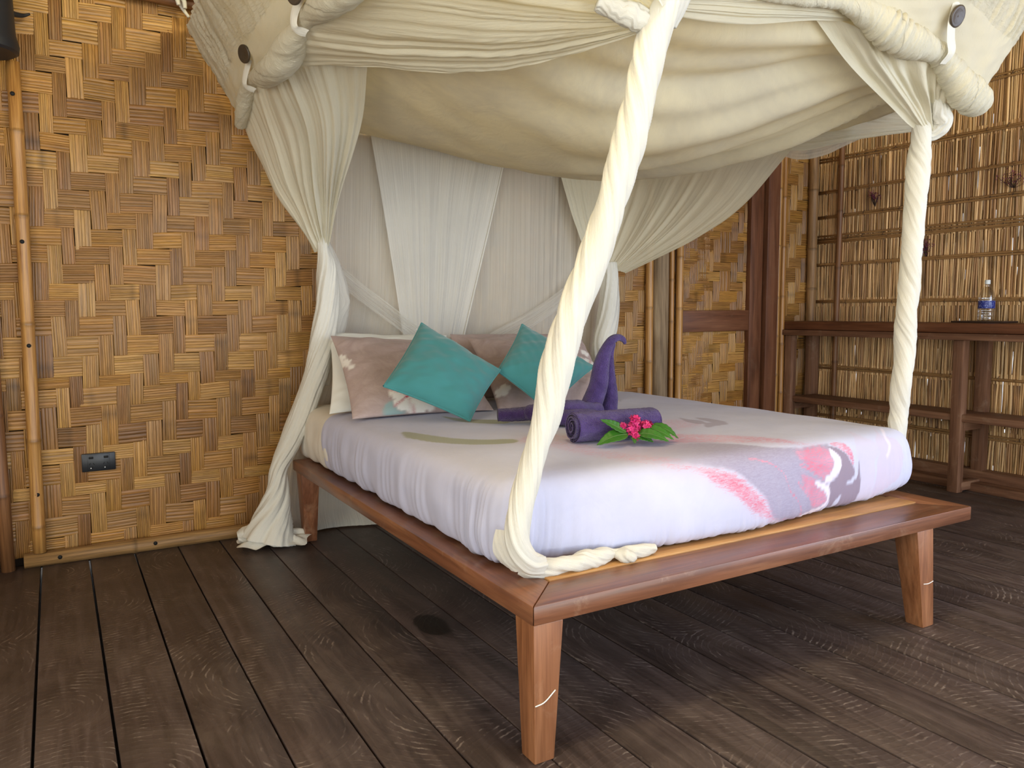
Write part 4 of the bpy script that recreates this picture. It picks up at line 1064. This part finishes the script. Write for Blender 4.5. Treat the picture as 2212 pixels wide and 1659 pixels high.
# spread of cloth lying on the floor
a = np.linspace(0, 2 * PI, 90, endpoint=False); rr = np.linspace(0, 1, 30)
A, Rr = np.meshgrid(a, rr)
out = 0.125 + 0.05 * wob(np.cos(A) * 2, np.sin(A) * 2, 73)
px = 0.82 + Rr * out * np.cos(A) * 1.15 + np.where(np.cos(A) < 0, -0.055 * Rr ** 2 * np.cos(A) ** 2, 0)
py = -0.245 + Rr * out * np.sin(A) * 0.85
pz = 0.012 + 0.085 * (1 - Rr) ** 1.3 + 0.050 * np.abs(wob(px * 16, py * 16, 74)) * (1 - Rr * .5) + 0.018 * creases(A / (2 * PI), 75, (7, 13), 0.8) * np.sin(PI * Rr)
pz = np.maximum(pz, 0.004); py = np.minimum(py, -0.085)
mb = MB(); mb.grid(np.stack([px, py, pz], -1), np.stack([Rr, A / 6], -1), wrap=True); mb.build('curtain_pool', M['net'], net)
twist('curtain_corner', [(.80, -.25, .06), (.745, -.235, .06), (.70, -.225, .055), (.665, -.22, .05)], [.05, .045, .038, .022], 0.2, 2, 'net', n=40, ns=40, seed=76, amp=0.35, pleat=0.06)

# sheer back panel, with an overlapping width of cloth in the middle
bp = [[(x, -0.10 + 0.02 * math.sin(i * 2.3), z) for i, x in enumerate(np.linspace(xl_, 2.80, 8))] for z, xl_ in ((1.96, 1.16), (1.5, 1.14), (1.0, 1.10), (0.5, .93), (0.14, .87))]
bp.append([(x, -0.20 + 0.05 * math.sin(i * 1.9), 0.012) for i, x in enumerate(np.linspace(.86, 2.80, 8))])
def back_d(u, v): return 0.012 * creases(v + 0.012 * np.sin(u * 3), 80, (9, 17, 29, 47, 71), 0.9) * (0.4 + 0.6 * np.abs(wob(v * 8, u * .8, 83))) + 0.010 * wob(u * 2, v * 9, 81)
cloth('back_panel', bp, 60, 340, 'net_sheer', back_d, uvs=(1, 3))
op = [[(1.36, -.135, 1.96), (1.62, -.14, 1.96), (1.88, -.14, 1.96), (2.13, -.135, 1.96)], [(1.42, -.135, 1.6), (1.62, -.145, 1.6), (1.82, -.14, 1.6), (2.04, -.135, 1.6)],
      [(1.48, -.135, 1.2), (1.62, -.145, 1.2), (1.78, -.14, 1.2), (1.93, -.135, 1.2)], [(1.53, -.135, .84), (1.62, -.145, .84), (1.73, -.14, .84), (1.83, -.135, .84)]]
cloth('overlap_panel', op, 50, 130, 'net_sheer2', lambda u, v: 0.006 * creases(v, 82, (5, 9, 17, 31), 0.9), uvs=(1, 1))
mb = MB(); mb.tube([(2.135, -.14, 1.955), (2.042, -.142, 1.6), (1.932, -.142, 1.2), (1.832, -.142, .84)], 0.005, 8); mb.build('hem', M['net'], net)
def strap(pts, w, seed):
    pts = catmull(np.array(pts, float), 40); T, N_, B = frames(pts)
    side = np.stack([-T[:, 2], 0 * T[:, 1], T[:, 0]], -1); e = np.linspace(-1, 1, 13)
    Pt = pts[:, None] + e[None, :, None] * side[:, None] * np.array(w)[None, None] + np.array([0, 1, 0]) * 0.006 * creases(e / 2, seed, (2, 4), 0.9)[None, :, None]
    mb = MB(); mb.grid(Pt, np.stack(np.meshgrid(np.linspace(0, .6, 40), np.linspace(0, .3, 13), indexing='ij'), -1)); mb.build('tie_band', M['net_strap'], net)
strap([(1.12, -.155, 1.30), (1.25, -.152, 1.19), (1.40, -.152, 1.08), (1.58, -.152, .95)], 0.038, 84)
strap([(2.66, -.165, 1.27), (2.50, -.155, 1.15), (2.28, -.152, 1.02), (2.02, -.152, .90)], 0.042, 85)

# right-hand side net, swept back to the rear corner and tied
cr_ = [[(2.42, -.15, 1.94), (2.62, -.16, 1.94), (2.84, -.3, 1.93), (2.92, -.65, 1.92), (2.925, -1.0, 1.88), (2.91, -1.36, 1.785)],
       [(2.50, -.15, 1.70), (2.64, -.17, 1.70), (2.80, -.3, 1.69), (2.87, -.55, 1.68), (2.90, -.84, 1.65), (2.90, -1.075, 1.558)],
       [(2.58, -.16, 1.49), (2.67, -.18, 1.49), (2.76, -.26, 1.485), (2.82, -.42, 1.48), (2.86, -.6, 1.46), (2.88, -.76, 1.418)],
       [(2.655, -.19, 1.30), (2.685, -.205, 1.298), (2.72, -.225, 1.295), (2.75, -.25, 1.29), (2.78, -.28, 1.282), (2.80, -.305, 1.268)]]
cloth('gathered_curtain', cr_, 100, 150, 'net_fan', gather(90, 0.012, (9, 15, 24, 41)))
twist('curtain_drop', [(2.735, -.235, 1.33), (2.74, -.24, 1.25), (2.742, -.24, 1.12), (2.725, -.235, .98), (2.70, -.225, .84), (2.72, -.2, .60), (2.76, -.2, .3), (2.78, -.2, .02)],
      [.045, .05, .058, .060, .058, .055, .06, .08], 0.35, 3, 'net', n=64, seed=91, amp=0.2, pleat=0.10)

# twisted curtain at the near corner, up to its knot on the frame
twist('twisted_curtain', [(1.030, -2.185, .418), (.985, -2.2, .445), (.958, -2.205, .50), (.966, -2.205, .575), (1.004, -2.2, .687), (1.045, -2.2, .799), (1.073, -2.2, .914), (1.118, -2.2, 1.04), (1.187, -2.2, 1.191), (1.26, -2.2, 1.381), (1.325, -2.2, 1.584), (1.378, -2.2, 1.766), (1.428, -2.215, 1.88), (1.49, -2.23, 2.02)],
      [.028, .031, .031, .030, .031, .036, .041, .042, .039, .040, .043, .040, .042, .043], -2.9, 2, 'net', n=84, ns=420, seed=100, amp=0.16, pleat=0.075, wander=0.02)
# loose knot folds around it
twist('knot', [(1.24, -2.14, 1.845), (1.30, -2.165, 1.825), (1.345, -2.18, 1.812), (1.385, -2.185, 1.80)], [.02, .032, .034, .024], 0.15, 2, 'net', n=48, ns=80, seed=101, amp=0.3, pleat=0.07)
twist('knot', [(1.44, -2.2, 1.80), (1.452, -2.215, 1.86), (1.475, -2.225, 1.95), (1.52, -2.23, 2.04)], [.010, .022, .026, .026], 0.3, 2, 'net', n=40, ns=60, seed=102, amp=0.3, pleat=0.06)
pf = [[(1.15, -2.23, 1.93), (1.24, -2.24, 1.90), (1.32, -2.245, 1.86), (1.385, -2.23, 1.82)], [(1.16, -2.26, 1.99), (1.25, -2.27, 1.96), (1.33, -2.27, 1.92), (1.40, -2.25, 1.87)], [(1.18, -2.27, 2.06), (1.27, -2.28, 2.04), (1.35, -2.28, 2.0), (1.43, -2.26, 1.95)]]
cloth('knot_fold', pf, 40, 40, 'net', lambda u, v: 0.014 * wob(u * 7, v * 7, 104))
# tail tucked under the mattress at that corner
twist('tucked_tail', [(1.0, -2.15, .415), (1.03, -2.175, .405), (1.09, -2.188, .406), (1.17, -2.19, .408), (1.24, -2.185, .408), (1.275, -2.185, .409), (1.33, -2.195, .406), (1.40, -2.20, .406)],
      [.026, .025, .022, .024, .021, .013, .017, .014], 1.4, 2, 'net', n=48, ns=160, seed=105, amp=0.3, pleat=0.07, wander=0.10)
twist('tucked_tail', [(1.265, -2.185, .412), (1.29, -2.208, .405), (1.305, -2.215, .402), (1.32, -2.205, .403)], [.008, .018, .016, .010], 0.6, 2, 'net', n=32, ns=40, seed=106, amp=0.3, pleat=0.05)
fl = [[(.965, -2.17, .51), (.95, -2.15, .512), (.94, -2.125, .51)], [(.965, -2.18, .475), (.945, -2.155, .475), (.932, -2.125, .478)], [(.975, -2.185, .44), (.955, -2.16, .435), (.94, -2.125, .44)], [(.99, -2.19, .41), (.975, -2.165, .405), (.965, -2.135, .41)]]
cloth('tail_flap', fl, 40, 30, 'net', lambda u, v: 0.003 * wob(u * 4, v * 4, 107))

# twisted curtain at the far right corner
twist('twisted_curtain', [(2.668, -2.075, .59), (2.655, -2.085, .645), (2.652, -2.09, .69), (2.642, -2.1, .79), (2.655, -2.1, .90), (2.652, -2.1, 1.007), (2.665, -2.1, 1.12), (2.669, -2.1, 1.239), (2.682, -2.1, 1.452), (2.690, -2.1, 1.58), (2.70, -2.1, 1.68), (2.712, -2.1, 1.73)],
      [.030, .033, .031, .036, .034, .036, .036, .034, .037, .038, .034, .036], -2.9, 2, 'net', n=72, ns=320, seed=110, amp=0.13, pleat=0.075, wander=0.03)
fr = [[(2.07, -2.13, 1.965), (2.2, -2.16, 1.955), (2.33, -2.18, 1.925), (2.47, -2.2, 1.905), (2.60, -2.21, 1.88), (2.70, -2.21, 1.82), (2.79, -2.2, 1.775)],
      [(2.285, -2.10, 1.862), (2.36, -2.13, 1.865), (2.45, -2.15, 1.86), (2.54, -2.17, 1.845), (2.63, -2.18, 1.825), (2.70, -2.17, 1.79), (2.775, -2.16, 1.75)],
      [(2.53, -2.09, 1.757), (2.56, -2.11, 1.77), (2.60, -2.13, 1.775), (2.645, -2.14, 1.775), (2.685, -2.15, 1.765), (2.72, -2.15, 1.75), (2.757, -2.13, 1.73)],
      [(2.685, -2.09, 1.690), (2.694, -2.11, 1.69), (2.702, -2.125, 1.69), (2.712, -2.13, 1.69), (2.722, -2.13, 1.69), (2.735, -2.12, 1.69), (2.745, -2.10, 1.69)]]
cloth('gathered_corner', fr, 90, 120, 'net_fan', lambda u, v: 0.024 * creases(v, 111, (3.1, 5.3, 9), 0.75) * np.sin(PI * np.clip(u * .85 + .12, 0, 1)) + 0.004 * wob(u * 9, v * 9, 112))
twist('knot', [(2.695, -2.14, 1.80), (2.715, -2.155, 1.755), (2.742, -2.15, 1.715), (2.735, -2.12, 1.685), (2.70, -2.09, 1.685)], [.016, .026, .030, .026, .016], 0.5, 2, 'net', n=48, ns=60, seed=113, amp=0.2, pleat=0.12)
# ties fastening the frame to the roof poles
mb = MB()
for p in ([(.57, -.10, 2.33), (.545, -.09, 2.37), (.53, -.085, 2.42), (.53, -.08, 2.6)], [(.53, -.085, 2.42), (.522, -.12, 2.395), (.527, -.125, 2.365)], [(.53, -.085, 2.42), (.548, -.12, 2.39), (.552, -.125, 2.355)]):
    mb.tube(p, [.006, .010, .008], 10)
mb.build('tie_string', M['net'], net)

# ------------------------------------------------------------------ pillows and cushions
def pillow_grid(BL, BR, TL, TR, T, n=70, pinch=0.05, seed=0, sag=0.0, wr=0.006, floor_z=None):
    BL, BR, TL, TR = (np.array(p, float) for p in (BL, BR, TL, TR))
    e = np.sin(np.linspace(-1, 1, n) * PI / 2)
    U, V = np.meshgrid(e, e, indexing='ij')
    U2 = U * (1 - pinch * (1 - V ** 2)); V2 = V * (1 - pinch * (1 - U ** 2))
    a, b = (U2 + 1) / 2, (V2 + 1) / 2
    base = (1 - a)[..., None] * (1 - b)[..., None] * BL + a[..., None] * (1 - b)[..., None] * BR + (1 - a)[..., None] * b[..., None] * TL + a[..., None] * b[..., None] * TR
    N_ = np.cross(BR - BL, TL - BL); N_ /= np.linalg.norm(N_)
    prof = np.sqrt(np.clip((1 - U ** 4) * (1 - V ** 4), 0, 1)) * (0.55 + 0.45 * np.clip((1 - U ** 2) * (1 - V ** 2), 0, 1) ** 0.5)
    w = wr * wob(U * 3.5, V * 3.5, seed) * prof ** .5 + wr * 0.8 * wob(U * 8, V * 8, seed + 1) * np.clip(1.3 - prof, 0, 1) * prof ** .5
    h = T / 2 * prof
    drop = -sag * (1 - V) * (1 - U ** 2) * 0
    F = base + N_ * (h + w)[..., None]; Bk = base - N_ * (h * 0.9)[..., None]
    for Q in (F, Bk):
        if floor_z is not None: Q[..., 2] = np.maximum(Q[..., 2], floor_z)
    return F, Bk, (U + 1) / 2, (V + 1) / 2, N_

def pillow(name, label, cat, group, mat, BL, BR, TL, TR, T, seed, col=None, piping=None, pinch=0.05, wr=0.006, part='case', floor_z=0.6435):
    F, B, u, v, N_ = pillow_grid(BL, BR, TL, TR, T, seed=seed, pinch=pinch, wr=wr, floor_z=floor_z)
    base = (np.array(BL) + np.array(BR)) / 2
    t = empty(name, base, label, cat, group)
    mb = MB(); uv = np.stack([u, v], -1)
    mb.grid(F, uv, col=None if col is None else col(u, v)); mb.grid(B[::-1], uv[::-1], col=None)
    mb.build(part, M[mat], t)
    if piping:
        n = F.shape[0]
        ring = np.concatenate([F[:, 0], F[-1, 1:], F[-2::-1, -1], F[0, -2:0:-1]])
        ring = np.concatenate([ring, ring[:1]])
        p = MB(); p.tube(ring, piping, 7, 0, caps=False); p.build('piping', M[mat], t)
    return t

def petals(u, v, c, r, k, asp, rot=0.0):
    """mask of a k-petalled flower"""
    du, dv = (u - c[0]) * asp, v - c[1]; a = np.arctan2(dv, du) + rot; d = np.hypot(du, dv)
    rr = r * (0.72 + 0.28 * np.abs(np.cos(a * k / 2)) ** 0.6)
    return np.clip((rr - d) / 0.012, 0, 1), a, d
def floral(spots):
    def f(u, v):
        w_ = np.zeros_like(u); r_ = np.zeros_like(u); l_ = np.zeros_like(u)
        for (cu, cv, rad_, k, asp, rot, vein) in spots:
            m, a, d = petals(u, v, (cu, cv), rad_, k, asp, rot); w_ = np.maximum(w_, m)
            if vein:
                r_ = np.maximum(r_, m * np.clip(1.15 - np.abs(np.sin(a * k / 2 + .3)) * 1.6 - d / rad_ * 0.5, 0, 1) + m * np.clip(1 - d / (0.25 * rad_), 0, 1))
                lm, _, _ = petals(u, v, (cu - rad_ * 0.8 / asp, cv - rad_ * 0.75), rad_ * 0.55, 2, asp, 0.6); l_ = np.maximum(l_, lm * (1 - m))
        return np.stack([1 - w_, 1 - r_, 1 - l_], -1)
    return f
ZB = 0.644
pillow('pillow', 'plain white pillow behind the left mauve floral pillow', 'pillow', None, 'white_pillow', (.955, -.70, ZB), (1.60, -.62, ZB), (1.10, -.25, .965), (1.72, -.22, .94), 0.11, 201)
pillow('pillow', 'mauve pillow tucked behind the right mauve floral pillow', 'pillow', None, 'mauve', (1.60, -.62, ZB + .01), (2.22, -.66, ZB), (1.73, -.24, .945), (2.40, -.24, .935), 0.11, 203)
pillow('pillow', 'mauve pillow with a white and red flower, on the left of the bed', 'pillow', None, 'mauve', (.985, -.90, ZB), (1.585, -.955, ZB), (1.062, -.40, .955), (1.665, -.45, .915), 0.13, 205, wr=0.010,
       col=floral([(.40, .13, .155, 6, 1.05, 0.3, 1), (.02, .60, .055, 5, 1.05, 0, 0), (.0, .68, .05, 4, 1.05, 0, 0), (.05, .53, .035, 4, 1.05, 1, 0), (.50, .08, .10, 5, 1.05, 0.8, 0)]))
pillow('pillow', 'mauve pillow with pale flowers at its edge, on the right of the bed', 'pillow', None, 'mauve', (1.605, -.955, ZB), (2.22, -1.0, ZB), (1.73, -.43, .935), (2.40, -.44, .915), 0.13, 207, wr=0.010,
       col=floral([(.90, .45, .13, 6, 1.05, 0.9, 1), (.93, .66, .05, 5, 1.05, 0, 0), (.90, .78, .03, 4, 1.05, 0, 0), (.06, .16, .07, 5, 1.05, 0, 0)]))
pillow('cushion', 'square teal cushion on its corner against the left floral pillow', 'cushion', 'teal cushions', 'teal', (1.065, -1.035, .78), (1.352, -1.185, .644), (1.315, -.83, 1.012), (1.58, -1.02, .818), 0.13, 211, piping=0.0045, pinch=0.045, part='cover', floor_z=0.6445)
pillow('cushion', 'square teal cushion behind the near twisted curtain, against the right pillow', 'cushion', 'teal cushions', 'teal', (1.585, -.99, .812), (1.745, -1.12, .65), (1.82, -.80, 1.0), (2.085, -.985, .81), 0.12, 213, piping=0.0045, pinch=0.045, part='cover', floor_z=0.6445)

# ------------------------------------------------------------------ folded purple towels and the flower sprig
sw_ = empty('towel_swan', (1.84, -1.34, 0.64), 'purple towel folded into an upright swan neck with a hooked head', 'towel')
def terry(name, path, rad, par, flat=1.0, seed=0, n=40, ns=120, mat='terry', col=None):
    P = catmull(np.array(path, float), ns); R = catmull(np.array(rad, float)[:, None], ns)[:, 0]
    T, N_, B = frames(P); th = np.linspace(0, 2 * PI, n, endpoint=False)[None]; t = np.linspace(0, 1, ns)[:, None]
    f = 1 + 0.05 * wob(t * 14, np.cos(th) * 1.5 + np.sin(th), seed) + 0.012 * wob(t * 90, th * 14, seed + 1)
    G_ = P[:, None] + (R[:, None] * f)[..., None] * (np.cos(th)[..., None] * N_[:, None] + flat * np.sin(th)[..., None] * B[:, None])
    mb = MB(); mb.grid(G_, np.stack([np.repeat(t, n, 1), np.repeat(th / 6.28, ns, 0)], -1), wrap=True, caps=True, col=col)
    return mb.build(name, M[mat], par)
terry('neck_roll', [(1.775, -1.37, 0.666), (1.806, -1.36, 0.711), (1.830, -1.36, 0.771), (1.842, -1.36, 0.841), (1.862, -1.36, 0.896), (1.893, -1.36, 0.941), (1.925, -1.36, 0.954), (1.951, -1.36, 0.946), (1.962, -1.36, 0.929)],
      [.040, .040, .037, .033, .025, .019, .014, .011, .006], sw_, seed=301)
terry('neck_roll', [(1.885, -1.355, 0.661), (1.898, -1.35, 0.721), (1.893, -1.35, 0.781), (1.888, -1.35, 0.841), (1.895, -1.35, 0.891), (1.912, -1.352, 0.931)],
      [.034, .030, .026, .022, .015, .008], sw_, seed=303)
terry('body_fold', [(1.80, -1.40, 0.679), (1.73, -1.42, 0.683), (1.66, -1.44, 0.689), (1.60, -1.43, 0.683), (1.55, -1.40, 0.676)], [.030, .036, .046, .042, .028], sw_, seed=305, flat=0.9)
terry('body_fold', [(1.73, -1.47, 0.671), (1.66, -1.52, 0.675), (1.58, -1.50, 0.675), (1.52, -1.44, 0.673)], [.022, .034, .034, .024], sw_, seed=307, flat=0.85)
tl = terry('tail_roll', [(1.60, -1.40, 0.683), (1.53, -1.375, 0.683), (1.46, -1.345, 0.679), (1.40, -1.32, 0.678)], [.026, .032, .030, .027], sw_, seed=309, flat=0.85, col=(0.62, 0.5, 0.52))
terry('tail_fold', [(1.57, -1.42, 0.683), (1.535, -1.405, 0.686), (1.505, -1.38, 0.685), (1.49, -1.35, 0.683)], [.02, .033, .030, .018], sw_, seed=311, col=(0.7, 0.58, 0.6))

rt = empty('rolled_towel', (1.55, -1.815, 0.63), 'rolled purple towel lying in front of the towel swan', 'towel')
p0, p1 = np.array([1.40, -1.800, .695]), np.array([1.705, -1.832, .695])
ax = (p1 - p0) / np.linalg.norm(p1 - p0); sd = np.cross([0, 0, 1.0], ax); sd /= np.linalg.norm(sd); up = np.array([0, 0, 1.0])
turns = 4.4; th = np.linspace(0.5, turns * 2 * PI, 330); r_in = 0.004 + (0.0465 - 0.004) * th / th[-1]
half = 0.0047
def sp(off, L, wig): 
    r = (r_in + off) * (1 + 0.02 * np.sin(3 * th + 1)); return p0 + L * ax + (r * np.cos(th + 2.6))[:, None] * sd + (r * np.sin(th + 2.6))[:, None] * up
Ls = np.linspace(0, np.linalg.norm(p1 - p0), 60)
bulge = 0.004
outer, inner = [], []
for L in Ls:
    outer.append(sp(half * (0.6 if L in (Ls[0], Ls[-1]) else 1), L, 0)); inner.append(sp(-half * (0.6 if L in (Ls[0], Ls[-1]) else 1), L, 0))
outer, inner = np.array(outer), np.array(inner)
fz = 0.0012 * wob(np.arange(60)[:, None] * 1.7, np.arange(330)[None] * 1.1, 320)
outer = outer + fz[..., None] * np.array([0, -.6, .8])
endj = 0.005 * np.sin(th * 0.5 + 1)
prof_pts = np.concatenate([outer, inner[:, ::-1]], 1)
prof_pts[0] += np.concatenate([endj, endj[::-1]])[:, None] * ax; prof_pts[-1] += np.concatenate([endj, endj[::-1]])[:, None] * ax
mb = MB(); mb.grid(prof_pts, wrap=True)
n_ = 660
for row, flip in ((0, False), (59, True)):
    f = []
    for i in range(329):
        q = [row * n_ + i, row * n_ + i + 1, row * n_ + (n_ - 2 - i), row * n_ + (n_ - 1 - i)]
        f.append(q[::-1] if flip else q)
    mb.f.extend(f); mb.m.extend([0] * len(f))
mb.build('spiral_roll', M['terry'], rt)

fs = empty('flower_sprig', (1.55, -1.91, 0.63), 'sprig of crimson flowers with green leaves lying before the purple towel', 'flower sprig')
def leaf(base, tip, width, bulge, seed, up=(0, -0.45, 0.9), fold=0.25):
    base, tip, up = np.array(base, float), np.array(tip, float), np.array(up, float)
    d = tip - base; L = np.linalg.norm(d); d /= L
    side = np.cross(d, up); side /= np.linalg.norm(side); nn = np.cross(side, d)
    t = np.linspace(0, 1, 26); w = width * np.sin(PI * t ** 0.8) ** 0.85 * (1 - 0.25 * t) + 0.0006
    e = np.linspace(-1, 1, 13)
    arc = bulge * np.sin(PI * t)
    G_ = base + (t * L)[:, None, None] * d + arc[:, None, None] * nn + (w[:, None] * e)[..., None] * side + (fold * w[:, None] * np.abs(e) ** 1.3)[..., None] * nn * 0.6
    G_ = G_ + (0.0012 * np.sin(t * 40)[:, None] * np.abs(e))[..., None] * nn
    cc = (1 - 0.25 * np.exp(-(e / 0.07) ** 2))[None, :, None] * np.ones((26, 13, 3)) * np.array([0.85 + 0.3 * (seed % 3) / 2, 0.9 + 0.2 * (seed % 3) / 2, .8])
    mb = MB(); mb.grid(G_, col=cc); o = mb.build('leaf', M['leaf'], fs, solid=0.0008)
    mb = MB(); mid_ = base + (t * L)[:, None] * d + (arc + 0.0006)[:, None] * nn; mb.tube(mid_[:-1], [0.0014, 0.0004], 6, 0); mb.build('midrib', M['stem'], o)
Zs = 0.647
leaf((1.535, -1.905, 0.680), (1.448, -1.885, 0.724), .019, .004, 1, up=(0.2, -.8, .5))
leaf((1.54, -1.905, 0.673), (1.428, -1.895, Zs), .026, .014, 2, up=(-.1, -.6, .8))
leaf((1.56, -1.905, 0.663), (1.545, -1.935, Zs), .010, .004, 0)
leaf((1.56, -1.91, .668), (1.612, -1.945, Zs), .017, .008, 0, up=(0, -.7, .6))
leaf((1.572, -1.905, .674), (1.652, -1.972, Zs + .002), .025, .012, 1, up=(.15, -.75, .6))
leaf((1.60, -1.90, .684), (1.685, -1.957, Zs + .003), .026, .014, 2, up=(.2, -.7, .65))
leaf((1.635, -1.893, .688), (1.722, -1.938, Zs + .001), .024, .016, 1, up=(.25, -.7, .65))
mb = MB(); mb.tube([(1.535, -1.90, 0.673), (1.57, -1.90, 0.678), (1.61, -1.90, 0.680), (1.65, -1.893, 0.680), (1.70, -1.915, 0.660)], 0.0022, 8); mb.build('stem', M['stem'], fs)
def blossom(c, R, k, seed, squash=(1, .75, .85)):
    r = np.random.default_rng(seed); mb = MB(); c = np.array(c)
    for i in range(k):
        d = r.normal(0, 1, 3); d[1] -= 0.7; d[2] += 0.35; d /= np.linalg.norm(d)
        p = c + d * R * np.array(squash) * r.uniform(0.65, 1.0)
        a = np.cross(d, r.normal(0, 1, 3)); a /= np.linalg.norm(a); b = np.cross(d, a)
        tone = np.array([1, 1, 1]) * r.uniform(0.65, 1.25) * np.array([1, r.uniform(.5, 1.4), r.uniform(.7, 1.25)])
        for q in range(5):
            an = q * 2 * PI / 5 + r.uniform(0, .3); e = math.cos(an) * a + math.sin(an) * b; s_ = np.cross(d, e); l = r.uniform(.008, .0115)
            P4 = [p, p + e * l * .5 + s_ * l * .34 + d * .0015, p + e * l * 1.0 + d * r.uniform(.001, .005), p + e * l * .5 - s_ * l * .34 + d * .0015]
            mb.raw(P4, [[0, 1, 2, 3]], col=np.clip(tone, 0, 1.5))
        mb.tube([c + (p - c) * .2, p], [.0009, .0012], 5, 4, col=(1.1, .9, 1.0))
    mb.build('blossom', M['petal'], fs)
blossom((1.560, -1.905, 0.691), .026, 46, 1)
blossom((1.572, -1.90, 0.715), .018, 26, 2)
blossom((1.615, -1.90, 0.691), .025, 44, 3)
blossom((1.648, -1.895, 0.681), .014, 14, 4)
blossom((1.527, -1.895, 0.699), .010, 8, 5)
blossom((1.566, -1.915, 0.664), .012, 12, 6)
